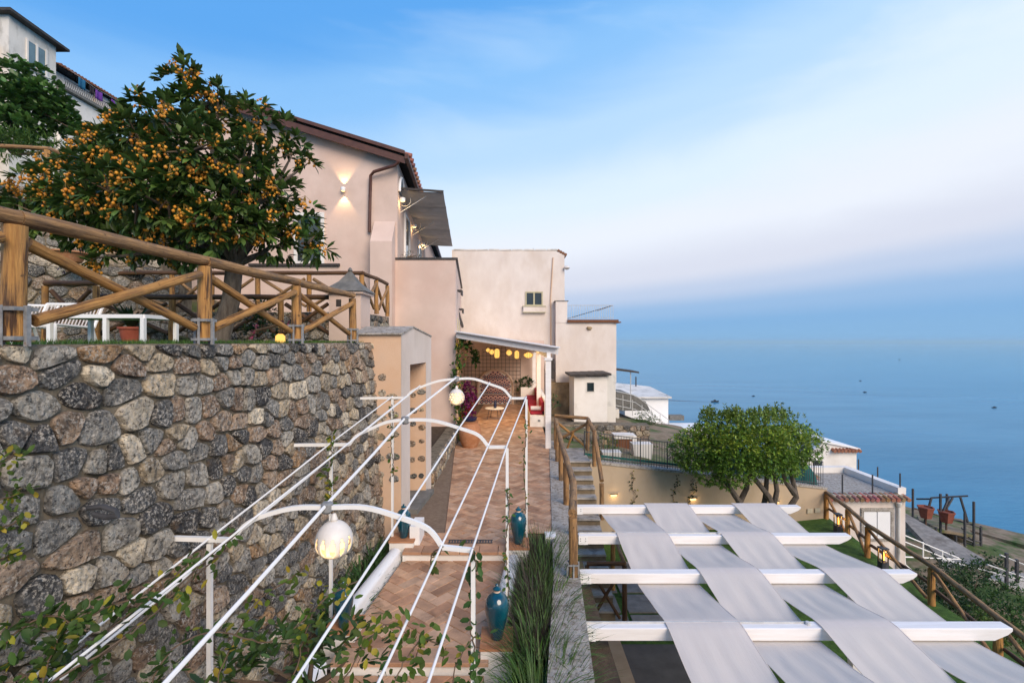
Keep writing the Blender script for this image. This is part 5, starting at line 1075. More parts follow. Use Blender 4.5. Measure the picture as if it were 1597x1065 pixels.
# big terracotta jar and bougainvillea pot
jar = thing('terracotta_jar', (-1.30, 15.1, FL), 'large terracotta jar with a dark bowl at the corner of the pink house', 'jar')
mb = MB(); mb.lathe((-1.32, 15.1, FL), [(.16, 0), (.22, 0), (.30, .15), (.36, .38), (.34, .60), (.25, .74), (.27, .80), (.22, .80)], 24); mb.build('body', 'terracotta', jar, True)
mb = MB(); mb.lathe((-1.32, 15.1, FL + .80), [(.10, 0), (.20, .03), (.235, .12), (.20, .12)], 20); mb.build('bowl', 'tile_navy', jar, True)
jar2 = thing('terracotta_jar', (-1.55, 16.3, FL), 'terracotta pot behind the large jar holding the bougainvillea', 'jar'); mb = MB(); mb.lathe((-1.45, 16.3, FL), [(.14, 0), (.2, 0), (.27, .2), (.30, .5), (.32, .52), (.25, .52)], 20); mb.build('body', 'terracotta', jar2, True)
# ---------------------------------------------------------------- lawn furniture
def lawn_chair(x, y, rz, label):
    t = thing('lawn_chair', (x, y, 0), label, 'chair', 'white lawn chairs'); ca, sa = math.cos(rz), math.sin(rz)
    def T(a, b, c): return Vector((x + a * ca - b * sa, y + a * sa + b * ca, c - .03))
    for s in (-.32, .32):
        mb = MB(); mb.tube([T(s, -.35, 0), T(s, -.35, .22), T(s, .25, .20), T(s, .42, .50)], .018, 6); mb.build('side_frame', 'white_paint', t); mb = MB(); mb.tube([T(s, .22, .2), T(s, .3, 0)], .018, 6); mb.build('leg', 'white_paint', t)
    mb = MB(); mb.tube([T(-.32, .42, .5), T(.32, .42, .5)], .018, 6); mb.build('top_rail', 'white_paint', t)
    for i in range(16): s = -.29 + i * .0387; mb = MB(); mb.tube([T(s, .42, .5), T(s, .25, .2)], .007, 4); mb.build('slat', 'cushion_white', t)
    for i in range(9): b = -.32 + i * .068; mb = MB(); mb.tube([T(-.32, b, .215), T(.32, b, .215)], .009, 4); mb.build('seat_slat', 'white_paint', t)
lawn_chair(P(100, 0, 5.9).x, 5.7, R(8), 'white slatted lawn chair standing nearest the low table')
lawn_chair(P(18, 0, 5.9).x - .1, 5.9, R(12), 'white slatted lawn chair partly behind the thick log post')
wt = thing('low_table', (-4.5, 5.3, 0), 'low white framed garden table on the lawn', 'table')
tx0, tx1, ty0, ty1 = -4.95, -3.95, 5.15, 5.65
mb = MB(); 
for a, b in (((tx0, ty0), (tx1, ty0)), ((tx0, ty1), (tx1, ty1)), ((tx0, ty0), (tx0, ty1)), ((tx1, ty0), (tx1, ty1))): mb.beam((a[0], a[1], .27), (b[0], b[1], .27), .04, .04)
mb.build('top_frame', 'white_paint', wt); mb = MB(); mb.box((tx0 + .02, ty0 + .02, .275), (tx1 - .02, ty1 - .02, .285)); mb.build('top', 'white_paint', wt)
for x in (tx0, tx1, (tx0 + tx1) / 2 + .1):
    for y in (ty0, ty1): mb = MB(); mb.box((x - .02, y - .02, -.04), (x + .02, y + .02, .25)); mb.build('leg', 'white_paint', wt)
gl = thing('lawn_light', P(437, 526, 6.4), 'small glowing yellow lamp low on the lawn', 'lamp'); p = P(437, 525, 6.4); mb = MB(); mb.lathe((p.x, 6.4, -.02), [(.03, 0), (.06, .02), (.06, .09), (.03, .12)], 12); mb.build('globe', 'glow_yellow', gl, True); l = lamp((p.x, 6.3, .12), .8); l.parent = gl; l.matrix_parent_inverse = Matrix.Translation(-gl.location)
def pot(c, r, h, m, name, label):
    mb = MB(); mb.lathe(c, [(r * .6, 0), (r * .7, 0), (r * .95, h * .85), (r * 1.08, h * .86), (r * 1.08, h), (r * .9, h), (r * .85, h * .9)], 18); o = mb.build(name, m, None, True); tag(o, label, 'pot')
pot(P(205, 0, 7.6) * 1 + Vector((0, 0, -4.1 * 0)) - Vector((0, 0, P(205, 0, 7.6).z + .02)), .17, .25, 'red_pot', 'plant_pot', 'red pot of the dark cycad on the lawn')
pot(Vector((P(105, 0, 10.7).x, 10.7, 1.52 + .25)), .35, .22, 'terracotta', 'flower_bowl', 'terracotta flower bowl on the stone terrace wall')
# conduit handle on the big wall
p = P(160, 797, 3.20); hk = thing('wall_hook', p, 'black cable loop sticking out of the stone wall', 'hook'); mb = MB(); mb.tube([p + Vector((-.1, 0, .02)), p + Vector((0, -.0, .03)), p + Vector((.09, 0, .0)), p + Vector((.10, 0, -.03)), p + Vector((.02, 0, -.04)), p + Vector((-.06, 0, -.02))], .018, 8); mb.build('loop', 'dark_iron', hk, True)
# ---------------------------------------------------------------- fence on the terrace wall
gf = thing('railing', (6, 15, -4), 'thin metal railing with green screen on the beige terrace wall', 'railing')
def wp(t, z): p = A0 + U * t - Nw * .15; return Vector((p.x, p.y, wtop(t) + .07 + z))
for i in range(95): t = i / 94; mb = MB(); mb.tube([wp(t, 0), wp(t, .82)], .008 if i % 10 else .02, 4); mb.build('baluster' if i % 10 else 'post', 'dark_iron', gf)
for z in (.08, .80): mb = MB(); mb.tube([wp(0, z), wp(1, z)], .014, 5); mb.build('rail', 'dark_iron', gf)
mb = MB(); mb.grid(lambda u, v: wp(.0 + u * .52, .10 + v * .07) - Nw * .03, 20, 1); mb.build('low_screen', 'green_screen', gf)
mb = MB(); mb.grid(lambda u, v: wp(.52 + u * .38, .06 + v * .72) - Nw * (.03 + .012 * math.sin(u * 60)), 90, 3); mb.build('screen', 'green_screen', gf)
um = thing('closed_parasol', P(1255, 745, 16.2), 'closed dark green parasol behind the railing', 'parasol'); c = P(1256, 740, 16.3); mb = MB(); mb.lathe(c + Vector((0, 0, -.45)), [(.32, 0), (.38, .1), (.30, .45), (.14, .72), (.03, .85)], 14); mb.build('canopy', 'green_screen', um, True); mb = MB(); mb.tube([c + Vector((0, 0, -1.2)), c + Vector((0, 0, .5))], .02, 6); mb.build('pole', 'dark_iron', um)
for i, (px, d, w_, h_) in enumerate(((955, 16.2, .55, .28), (1003, 17.3, .62, .55))):
    p = P(px, 712, d); zz = -3.72 - .17 * (p.x - 2.2) - .1; mb = MB(); mb.prism([(p.x - w_ / 2, d, zz), (p.x + w_ / 2, d, zz), (p.x + w_ / 2 + .05, d, zz + h_), (p.x - w_ / 2 - .05, d, zz + h_)], (0, .5, 0)); tag(mb.build('planter_tub', 'stained_plaster'), ['low white trough of dry plants behind the railing', 'tall white tub of dry plants beside the shed door'][i], 'planter')
# ---------------------------------------------------------------- iron frames and buckets at the shore
sf = thing('iron_scaffold', (29, 32, -13), 'rusty iron pipe frames and platform at the water edge', 'scaffold')
def tb_(a, b, r=.05, m='dark_iron', nm='pipe'): mb = MB(); mb.tube([a, b], r, 5); mb.build(nm, m, sf)
D1, D2 = 31.0, 34.0
for px, y0, y1, d in ((1424, 762, 800, D2), (1467, 770, 850, D1), (1477, 770, 812, D2), (1519, 782, 862, D1), (1505, 800, 850, D1), (1530, 820, 862, D1), (1491, 835, 862, D1), (1455, 838, 862, D1), (1570, 862, 912, 22), (1586, 872, 900, 22), (1407, 776, 802, D2), (1440, 800, 830, D2), (1460, 822, 842, D1)): tb_(P(px, y0, d), P(px, y1 + 8, d), .075, nm='post')
for a, b in (((1405, 800), (1520, 846)), ((1425, 792), (1530, 822)), ((1440, 822), (1530, 845)), ((1452, 842), (1530, 850)), ((1500, 822), (1530, 862)), ((1452, 776), (1510, 773)), ((1430, 778), (1452, 778))): tb_(P(*a, D1 + 1), P(*b, D1), .06)
for a, b in (((1453, 776), (1442, 815)), ((1498, 775), (1510, 815)), ((1480, 776), (1470, 800)), ((1486, 776), (1478, 790))): tb_(P(*a, D1), P(*b, D1), .07)
for a, b in (((1560, 865), (1597, 880)), ((1470, 872), (1597, 905)), ((1540, 880), (1597, 900))): tb_(P(*a, 22), P(*b, 22), .035, 'pale_iron')
mb = MB(); mb.hexa([P(1440, 826, D1), P(1518, 838, D1), P(1500, 812, D2 + 1), P(1430, 806, D2 + 1), P(1440, 822, D1), P(1518, 834, D1), P(1500, 809, D2 + 1), P(1430, 803, D2 + 1)]); mb.build('platform', 'dry_ground', sf)
mb = MB(); mb.hexa([P(1470, 846, D1), P(1515, 856, D1), P(1520, 842, D1 + 2), P(1478, 834, D1 + 2), P(1470, 843, D1), P(1515, 853, D1), P(1520, 840, D1 + 2), P(1478, 832, D1 + 2)]); mb.build('deck', 'concrete', sf)
mb = MB(); mb.hexa([P(1540, 905, 22), P(1620, 935, 22), P(1640, 905, 25), P(1560, 890, 25), P(1540, 902, 22), P(1620, 931, 22), P(1640, 902, 25), P(1560, 887, 25)]); mb.build('deck', 'concrete', sf)
for px, py, lb in ((1444, 799, 'rusty red hopper nearer the cottage hanging in the pipe frames'), (1476, 806, 'rusty red hopper in the middle of the pipe frames')):
    c = P(px, py + 8, D1 - .3); t = thing('hopper', c, lb, 'hopper', 'red hoppers in the pipe frames'); mb = MB(); mb.lathe(c, [(.26, 0), (.30, 0), (.44, .62), (.47, .62), (.47, .70), (.40, .70), (.38, .6)], 6); mb.build('bucket', 'hopper_red', t); mb = MB(); mb.tube([c + Vector((0, 0, -.5)), c], .06, 6); mb.build('stem', 'rust_iron', t)
wr = thing('white_handrail', (20, 25, -11), 'white zigzag handrail down the slope beside the cottage', 'handrail')
for a, b in (((1405, 832), (1500, 872)), ((1405, 842), (1498, 880)), ((1405, 868), (1500, 872)), ((1412, 880), (1440, 905)), ((1410, 845), (1412, 880)), ((1440, 845), (1440, 872)), ((1470, 858), (1470, 882))): mb = MB(); mb.tube([P(*a, 24), P(*b, 24)], .035, 5); mb.build('tube', 'white_metal', wr)
mb = MB(); a = [P(1400, 800, 30), P(1412, 800, 30), P(1555, 882, 24.5), P(1480, 885, 24.5)]; mb.prism(a, (0, 0, -.3)); struct('shore_lane_road', mb, 'paving')
# ---------------------------------------------------------------- boats
for i, (px, py, ln, lb) in enumerate(((1115, 627, 7, 'motor boat trailing a wake, nearest the round tree'), (1403, 561, 6, 'far small boat, upper of the pair in mid sea'), (1349, 612, 4, 'small boat right of the round tree'), (1175, 618, 3.4, 'tiny boat just right of the motor boat'), (1551, 636, 4, 'small boat close to the right picture edge'), (1342, 594, 3.4, 'tiny far boat above the middle of the sea'))):
    d = 62 * F / (py - 532.5); p = P(px, py, d); p.z = -62; t = thing('boat', p, lb, 'boat', 'boats on the sea'); mb = MB(); s = ln
    mb.add([p + Vector(v) * s for v in ((-.5, -.12, 0), (.3, -.14, 0), (.55, 0, .02), (.3, .14, 0), (-.5, .12, 0), (-.52, -.16, .16), (.32, -.18, .18), (.62, 0, .24), (.32, .18, .18), (-.52, .16, .16))], [(0, 1, 6, 5), (1, 2, 7, 6), (2, 3, 8, 7), (3, 4, 9, 8), (4, 0, 5, 9), (5, 6, 7, 8, 9)]); mb.build('hull', 'boat_dark', t)
    mb = MB(); mb.box(p + Vector((-.15, -.1, .16)) * s, p + Vector((.15, .1, .34)) * s); mb.build('cabin', 'boat_dark', t)
    if i == 0:
        mb = MB(); mb.add([p + Vector((-3, 0, .06)), p + Vector((-40, 10, .06)), p + Vector((-95, 32, .06)), p + Vector((-95, 48, .06)), p + Vector((-40, 18, .06))], [(0, 1, 2, 3, 4)]); o = mb.build('boat_wake', 'boat_wake', None) if 'boat_wake' in MATS else mb.build('boat_wake', 'sea', None); o['kind'] = 'structure'
# ---------------------------------------------------------------- trees and plants
def sph(n):
    v = RNG.normal(0, 1, (n, 3)); return unit(v)
def crown_points(blobs, dens, shell=(.62, 1.0), flat=1.0):
    C = []; Dn = []
    for c, r in blobs:
        n = max(4, int(dens * r * r)); u = sph(n); rr = RNG.uniform(shell[0], shell[1], (n, 1)) * r
        u2 = u * np.array([[1, 1, flat]]); C.append(np.array(c)[None] + u2 * rr); Dn.append(u)
    C = np.concatenate(C); Dn = np.concatenate(Dn); return C, Dn
def rosettes(C, Dn, k, ln, wd, col, droop, spread=.9, up=.35, v=.4):
    n = len(C); cc = np.repeat(C, k, 0); dd = np.repeat(Dn, k, 0) + np.array([[0, 0, up]]); m = n * k
    d = unit(unit(dd) + sph(m) * spread); cc = cc + d * RNG.uniform(.0, .03, (m, 1)); nn = unit(np.tile([[0, 0, 1.0]], (m, 1)) + sph(m) * .45)
    return cc, d, nn, RNG.uniform(ln[0], ln[1], m), RNG.uniform(wd[0], wd[1], m), colvar(col, m, v, .1)
def cat_leaves(name, parts, droop, mat, parent, fold=.18):
    a = [np.concatenate([p[i] for p in parts]) for i in range(6)]
    me = leaf_mesh(name, *a, droop=droop, fold=fold); return put(name, me, mat, parent)
def tree_limbs(t, base, fork, targets, r0, r1, mat, name='limb'):
    mb = MB(); b = Vector(base); f = Vector(fork); m1 = b.lerp(f, .5) + Vector((.05, 0, 0))
    mb.tube([b + Vector((0, 0, -.1)), b + Vector((0, 0, .08)), m1, f], [r0 * 1.35, r0 * 1.05, r0 * .9, r0 * .8], 12, jit=.05); mb.build('trunk', mat, t, True)
    for q in targets:
        q = Vector(q); mb = MB(); k = f.lerp(q, .4) + Vector((random.uniform(-.15, .15), random.uniform(-.15, .15), random.uniform(-.05, .2)))
        mb.tube([f + Vector((0, 0, -.08)), k, f.lerp(q, .75) + Vector((random.uniform(-.1, .1), random.uniform(-.1, .1), .05)), q], [r1, r1 * .7, r1 * .45, r1 * .15], 7, jit=.05); mb.build(name, mat, t, True)
# loquat
lq = thing('loquat_tree', P(345, 528, 7.0), 'big loquat tree laden with orange fruit behind the log fence', 'tree')
LQ = [(293, 112, 20, 0), (292, 150, 38, .1), (252, 186, 44, -.2), (340, 180, 42, .2), (395, 190, 34, .1), (428, 205, 26, .3), (456, 240, 24, .4), (205, 205, 36, .1), (222, 228, 52, -.4), (300, 235, 66, -.7), (378, 255, 55, -.2),
      (165, 245, 40, .3), (112, 282, 46, .5), (60, 300, 36, .7), (172, 300, 60, -.5), (262, 312, 70, -.8), (350, 322, 62, -.6), (418, 325, 36, 0), (466, 358, 30, .2), (498, 388, 20, .2), (425, 372, 34, .1), (305, 362, 50, -.3), (205, 345, 48, .2), (125, 338, 42, .6), (40, 322, 26, .9), (165, 385, 20, -.1), (300, 290, 80, .9), (200, 270, 70, 1.1), (400, 300, 55, 1.0), (480, 380, 22, -.1), (330, 385, 30, .2), (250, 370, 36, .4), (275, 388, 26, .1), (212, 378, 30, -.1), (130, 362, 34, .2), (62, 335, 34, .4), (22, 308, 24, .5), (95, 310, 40, -.1), (150, 402, 14, -.2), (330, 350, 40, -.9), (215, 300, 50, -1.0), (120, 300, 30, -.5), (395, 350, 34, -.5), (440, 300, 24, -.2), (480, 255, 14, .3), (470, 330, 18, 0)]
blobs = []
for x, y, r, o in LQ:
    d = 7.0 + o; blobs.append((P(x, y, d), r * d / F))
C, Dn = crown_points(blobs, 235, (.5, 1.08))
pa = [rosettes(C, Dn, 8, (.11, .185), (.048, .074), (.075, .13, .027), .3, .85, .3, .45)]
sel = RNG.random(len(C)) < .22
pa.append(rosettes(C[sel], Dn[sel], 3, (.11, .17), (.046, .065), (.125, .19, .04), .3, .8, .5, .3))
cat_leaves('crown', pa, .35, 'leaf', lq)
tree_limbs(lq, P(343, 532, 7.0), P(366, 405, 7.0), [P(x, y, 7.0 + o) for x, y, r, o in LQ[::2]] + [P(445, 415 - 30, 7.0)], .14, .06, 'bark')
# twigs ending in leaf rosettes
mb = MB()
for i in RNG.choice(len(C), 160, replace=False):
    c = Vector(C[i]); b = min(blobs, key=lambda q: (q[0] - c).length); mb.tube([b[0], c], [.02, .007], 4)
mb.build('twigs', 'twig', lq)['kind'] = 'stuff'
# fruit clusters hang on the side of the crown one can see
cl_me = []
for k in range(6):
    m = MB(); n = random.randint(9, 15)
    for i in range(n):
        a = random.uniform(0, 6.28); rr = random.uniform(.01, .10); c = Vector((rr * math.cos(a), rr * math.sin(a), random.uniform(-.09, .06))); r = random.uniform(.0155, .022)
        tint = random.uniform(.75, 1.12); col = (tint, tint * random.uniform(.8, 1.05), tint * .9)
        m.lathe(c, [(r * .3, -r * 1.05), (r * .8, -r * .7), (r, 0), (r * .85, r * .6), (r * .3, r)], 8, col); m.tube([c + Vector((0, 0, r)), Vector((0, 0, .10))], .003, 3, col=(.25, .35, .3))
    cl_me.append(m.mesh('fruit_cluster', True))
cand = []
for (c, r) in blobs:
    for k in range(max(3, int(r * r * 60))):
        u = Vector(sph(1)[0]); u.y = -abs(u.y) * .9; u.normalize(); cand.append(c + u * r * random.uniform(.88, 1.08))
random.shuffle(cand)
for p in cand[:295]:
    put('fruit_cluster', random.choice(cl_me), 'fruit', lq, Matrix.Translation(p) @ Matrix.Rotation(random.uniform(0, 6), 4, 'Z') @ Matrix.Scale(random.uniform(.7, 1.05), 4))
# round citrus tree on the terrace
ct_ = thing('citrus_tree', P(1190, 790, 13.0) * 1, 'round green citrus tree with several trunks on the terrace', 'tree')
CT = [(1085, 700, 34, .2), (1062, 700, 20, .4), (1110, 690, 38, 0), (1145, 695, 40, -.4), (1190, 694, 40, -.5), (1232, 693, 36, -.1), (1262, 695, 24, .3), (1105, 674, 22, .2), (1138, 668, 22, 0), (1170, 671, 20, .2), (1212, 668, 22, .1), (1245, 676, 20, .3), (1150, 720, 34, -.5), (1205, 712, 34, -.4), (1105, 732, 24, -.1), (1180, 698, 40, .8), (1120, 704, 36, .8), (1230, 702, 34, .8), (1078, 722, 16, .2), (1235, 722, 20, 0), (1130, 748, 14, -.3)]
blobs = [(P(x, y, 13.0 + o), r * 13 / F) for x, y, r, o in CT]
C, Dn = crown_points(blobs, 1250, (.55, 1.07))
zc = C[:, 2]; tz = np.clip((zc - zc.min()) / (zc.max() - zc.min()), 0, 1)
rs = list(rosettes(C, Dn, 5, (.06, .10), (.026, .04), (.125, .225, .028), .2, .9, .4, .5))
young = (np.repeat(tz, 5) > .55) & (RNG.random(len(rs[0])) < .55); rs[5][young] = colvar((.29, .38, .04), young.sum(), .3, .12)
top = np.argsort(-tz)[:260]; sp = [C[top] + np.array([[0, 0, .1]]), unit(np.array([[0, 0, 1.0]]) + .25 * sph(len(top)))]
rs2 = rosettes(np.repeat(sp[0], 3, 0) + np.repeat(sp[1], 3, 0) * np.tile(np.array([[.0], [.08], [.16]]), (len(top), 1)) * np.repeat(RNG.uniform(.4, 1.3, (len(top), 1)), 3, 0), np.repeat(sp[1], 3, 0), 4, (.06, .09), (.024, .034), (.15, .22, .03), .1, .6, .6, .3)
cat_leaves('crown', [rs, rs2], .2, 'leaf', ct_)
for pts in ([(1168, 806), (1150, 778), (1128, 745), (1110, 715)], [(1188, 806), (1194, 775), (1196, 745), (1192, 710)], [(1212, 806), (1200, 775), (1172, 740), (1160, 712)], [(1222, 806), (1242, 775), (1236, 745), (1226, 715)], [(1150, 790), (1165, 760), (1168, 735)], [(1205, 800), (1212, 765), (1206, 730)], [(1240, 770), (1225, 750), (1220, 730)]):
    mb = MB(); o = random.uniform(-.25, .25); k = len(pts); mb.tube([Vector(P(x, y, 13 + o)) for x, y in pts], [.085 - .055 * i / k for i in range(k)], 8, jit=.08); mb.build('trunk', 'bark', ct_, True)
mb = MB(); b = P(1190, 806, 13); mb.tube([(b.x, 13, TER - .05), (b.x, 13, b.z)], [.30, .22], 10, jit=.08); mb.build('trunk', 'bark', ct_, True)
def bush(name, label, bl, dens, k, ln, wd, col, mat='leaf', cat='shrub', v=.4, stem=None, group=None, droop=.25):
    t = thing(name, Vector(bl[0][0]) - Vector((0, 0, bl[0][1])), label, cat, group); C, Dn = crown_points(bl, dens, (.35, 1.05)); cat_leaves('foliage', [rosettes(C, Dn, k, ln, wd, col, droop, .9, .4, v)], droop, mat, t)
    mb = MB(); g = Vector(bl[0][0]) - Vector((0, 0, bl[0][1] * 1.1))
    for c, r in bl: mb.tube([g, g.lerp(Vector(c), .6) + Vector((.03, 0, 0)), Vector(c)], [.03, .02, .008], 5)
    mb.build('stems', 'twig', t); return t
B_ = lambda *a: [(P(x, y, d), r * d / F) for x, y, d, r in a]
# hillside greenery at top left
bush('fig_tree', 'broad leaved fig tree climbing in front of the hillside house', B_((20, 120, 20, 30), (60, 140, 20, 32), (30, 165, 20, 40), (85, 165, 20.5, 26), (110, 190, 20.5, 22), (60, 190, 20, 34), (15, 200, 19, 34), (0, 150, 19, 34), (125, 208, 20, 12)), 110, 5, (.2, .34), (.13, .22), (.08, .17, .036), cat='tree')
bush('hillside_shrub', 'yellow green shrub mound above the upper stone wall', B_((20, 215, 15, 24), (50, 225, 15, 24), (80, 235, 15, 22), (105, 240, 15, 16), (0, 225, 14.5, 26)), 300, 6, (.10, .2), (.018, .032), (.085, .15, .026), 'leaf_soft')
bush('hillside_shrub', 'dark green bush beside the loquat below the hill houses', B_((130, 240, 14, 26), (165, 225, 14.5, 22), (150, 260, 13.5, 24), (100, 262, 13, 18)), 170, 6, (.10, .18), (.04, .07), (.035, .08, .018))
# shrubs on the slope at lower right
for i, (bl, lb, col) in enumerate(((B_((1462, 915, 14.5, 34), (1480, 890, 15, 26), (1448, 940, 14, 30)), 'dark feathery shrub behind the terrace fence rail', (.028, .062, .016)), (B_((1505, 925, 13.5, 40), (1525, 900, 14, 30), (1500, 960, 13, 36)), 'mid green bushy shrub on the slope at the picture edge', (.04, .085, .018)),
    (B_((1560, 960, 12, 46), (1590, 940, 12.5, 44), (1575, 1000, 11.5, 46)), 'large leafy shrub in the lower right corner', (.05, .105, .02)), (B_((1540, 985, 11.5, 34), (1520, 1000, 11.2, 26)), 'low yellow green bush under the seaward fence', (.085, .14, .025)), (B_((1555, 885, 24, 26), (1530, 892, 24, 18)), 'distant bush beside the concrete decks', (.035, .075, .02)))):
    bush('slope_shrub', lb, bl, 520 if i < 4 else 160, 5, (.06, .11) if i < 4 else (.1, .18), (.022, .04) if i < 4 else (.05, .08), col, 'leaf_soft', v=.5)
# garden weeds behind the railing
for i, (x, y, d, r, lb) in enumerate(((940, 690, 17, 14, 'small leafy bush at the head of the stair'), (1005, 655, 30, 16, 'green bush beside the white garden steps'), (1025, 712, 20, 14, 'grassy clump in the garden behind the railing'), (1055, 722, 18, 16, 'greyish dry bush by the round tree'), (998, 700, 22, 10, 'weeds beside the shed door'))):
    bush('garden_bush', lb, B_((x, y, d, r), (x + r, y + 4, d, r * .7), (x - r * .8, y + 5, d, r * .6)), 420, 5, (.07, .13), (.02, .04), (.06, .12, .02) if i != 3 else (.14, .12, .07), 'leaf_soft', v=.5)
# strap leaved clumps in the bed under the tall wall
def clump(name, label, x, y, z, n, ln, wd, col, lean, curl, rad, cat='plant', group=None, mat='blade', seg=5, v=.35):
    t = thing(name, (x, y, z), label, cat, group); a = RNG.uniform(0, 6.28, n); rr = rad * np.sqrt(RNG.random(n)); Dd = np.stack([np.cos(a), np.sin(a), 0 * a], 1)
    Cc = np.array([[x, y, z]]) + Dd * rr[:, None]; put('leaves', blade_mesh('leaves', Cc, unit(Dd + .5 * sph(n) * np.array([[1, 1, 0]])), RNG.uniform(*ln, n), RNG.uniform(*wd, n), colvar(col, n, v, .1), RNG.uniform(*lean, n), RNG.uniform(*curl, n), seg), mat, t); return t
spots = [(-2.18, 6.15), (-2.22, 6.6), (-2.12, 7.0), (-2.28, 7.35), (-2.18, 7.75), (-2.35, 8.1), (-2.45, 6.9), (-2.42, 6.35)]
for i, (x, y) in enumerate(spots):
    clump('agapanthus', ['strap leaved clump nearest the white kerb end', 'second strap leaved clump beside the white kerb', 'strap leaved clump in the middle of the kerb', 'strap leaved clump against the kerb behind the globe', 'strap leaved clump beside the far left pedestal', 'strap leaved clump at the foot of the doorway tower', 'strap leaved clump against the stone wall middle', 'strap leaved clump against the stone wall nearest the lantern post'][i], x, y, -3.72, 70, (.35, .65), (.022, .036), (.045, .105, .022), (.1, .55), (.7, 1.7), .16, group='strap leaved clumps in the wall bed')
# grasses in the right bed
gs = []
for i in range(11):
    y = 4.4 + i * .34; gs.append((.16 + .075 * (y - 4.4) + random.uniform(-.05, .1) + .14 * (i % 2), y))
words = ['nearest', 'second', 'third', 'fourth', 'fifth', 'sixth', 'seventh', 'eighth', 'ninth', 'tenth', 'farthest']
for i, (x, y) in enumerate(gs):
    clump('ornamental_grass', words[i] + ' green grass tuft counted up the bed by the kerb', x, y, -3.72, 260, (.40, .85), (.009, .017), (.08, .15, .03), (.05, .5), (.5, 1.5), .13, cat='grass tuft', group='green grass tufts in the kerb bed', seg=5)
for i in range(7):
    y = 5.2 + i * .42; x = .10 + .07 * (y - 4.4) + random.uniform(-.03, .05)
    t = clump('dark_grass', ['nearest', 'second', 'third', 'fourth', 'fifth', 'sixth', 'farthest'][i] + ' dark brown grass tuft counted up the bed by the white kerb', x, y, -3.72, 150, (.55, .95), (.006, .011), (.050, .036, .030), (.02, .3), (.2, .9), .12, cat='grass tuft', group='dark brown grass tufts', seg=5)
for i in range(5): clump('broad_grass', ['nearest', 'second', 'third', 'fourth', 'farthest'][i] + ' broad leaved green clump against the concrete kerb', .24 + .075 * i, 4.65 + .72 * i, -3.66, 95, (.5, .8), (.022, .034), (.095, .18, .035), (.1, .6), (.6, 1.5), .14, group='broad leaved clumps by the kerb')
# climbing plants
def vine(name, label, pts, n, ln, wd, col, spread=.07, r=.006, cat='climber', v=.35, mat='leaf_soft', parent=None, yellow=.12, up=.1):
    pts = [Vector(p) for p in pts]; sm = smooth_curve(pts, 6) if len(pts) > 2 else pts
    t = parent or thing(name, pts[0], label, cat); mb = MB(); mb.tube([p + Vector((random.uniform(-.01, .01), random.uniform(-.01, .01), 0)) for p in sm], r, 5); mb.build('stem', 'twig', t)
    idx = RNG.uniform(0, len(sm) - 1.001, n); i0 = idx.astype(int); f = (idx - i0)[:, None]; S_ = np.array([list(p) for p in sm]); C = S_[i0] * (1 - f) + S_[i0 + 1] * f
    d = unit(sph(n) + np.array([[0, -.2, up]])); C = C + sph(n) * RNG.uniform(0, spread, (n, 1)); c = colvar(col, n, v, .1); ye = RNG.random(n) < yellow; c[ye] = colvar((.30, .27, .03), ye.sum(), .3, .1)
    put('leaves', leaf_mesh('leaves', C, d, unit(np.array([[0, -.5, 1.0]]) + sph(n) * .5), RNG.uniform(*ln, n), RNG.uniform(*wd, n), c, droop=.25), mat, t); return t
rp = AR[1][7]
vine('post_climber', 'twining climber on the near right pergola post', [Vector((rp.x + .02 * math.sin(k * 1.3), rp.y - .03 * math.cos(k * 1.3), rp.z + .03 - k * .16)) for k in range(13)], 80, (.06, .105), (.04, .065), (.045, .10, .02), .06)
vine('post_climber', 'thin shoot of the near climber curling over the step', [Vector((rp.x - .02, rp.y, rp.z - .02)), Vector((rp.x - .2, rp.y, rp.z + .03)), Vector((rp.x - .35, rp.y + .05, rp.z - .05)), Vector((rp.x - .36, rp.y + .1, rp.z - .2))], 9, (.07, .11), (.045, .06), (.09, .13, .02), .03)
rp2, rp3 = AR[2][7], AR[3][7]; lp2, lp3 = AR[2][1], AR[3][1]
vine('post_climber', 'thin climber on the middle right pergola post', [Vector((rp2.x + .02 * math.sin(k), rp2.y - .03, rp2.z - .5 - k * .16)) for k in range(10)], 50, (.04, .07), (.025, .04), (.05, .11, .02), .05)
vine('post_climber', 'bare climber stem on the farthest right pergola post', [Vector((rp3.x - .03 + .02 * math.sin(k), rp3.y - .03, rp3.z - .3 - k * .18)) for k in range(12)], 40, (.04, .08), (.02, .035), (.06, .12, .025), .10)
vine('post_climber', 'yellowing climber on the middle left pergola post', [lp2 + Vector((.02 * math.sin(k), -.03, .12 - k * .1)) for k in range(10)], 55, (.06, .1), (.04, .06), (.07, .12, .02), .09, yellow=.4)
vine('post_climber', 'climber on the far left post before the doorway tower', [lp3 + Vector((.02 * math.sin(k), -.03, -.1 - k * .13)) for k in range(10)], 40, (.05, .09), (.03, .05), (.06, .12, .02), .08)
for k in range(3):
    p, q = AR[1][1 + k], AR[0][1 + k]; vine('rod_climber', ['dark leafy climber on the outer left rods at the lower left corner', 'dark leafy climber on the middle left rods', 'dark leafy climber on the inner left rods'][k], [p.lerp(q, s) + Vector((.05 * math.sin(s * 9 + k), 0, -.02 + .05 * math.cos(s * 7))) for s in (.12, .25, .4, .55, .7, .85, 1.0)], 62, (.05, .085), (.028, .045), (.06, .11, .02), .14, yellow=.14)
def stick(px, py, d): return P(px, py, d)
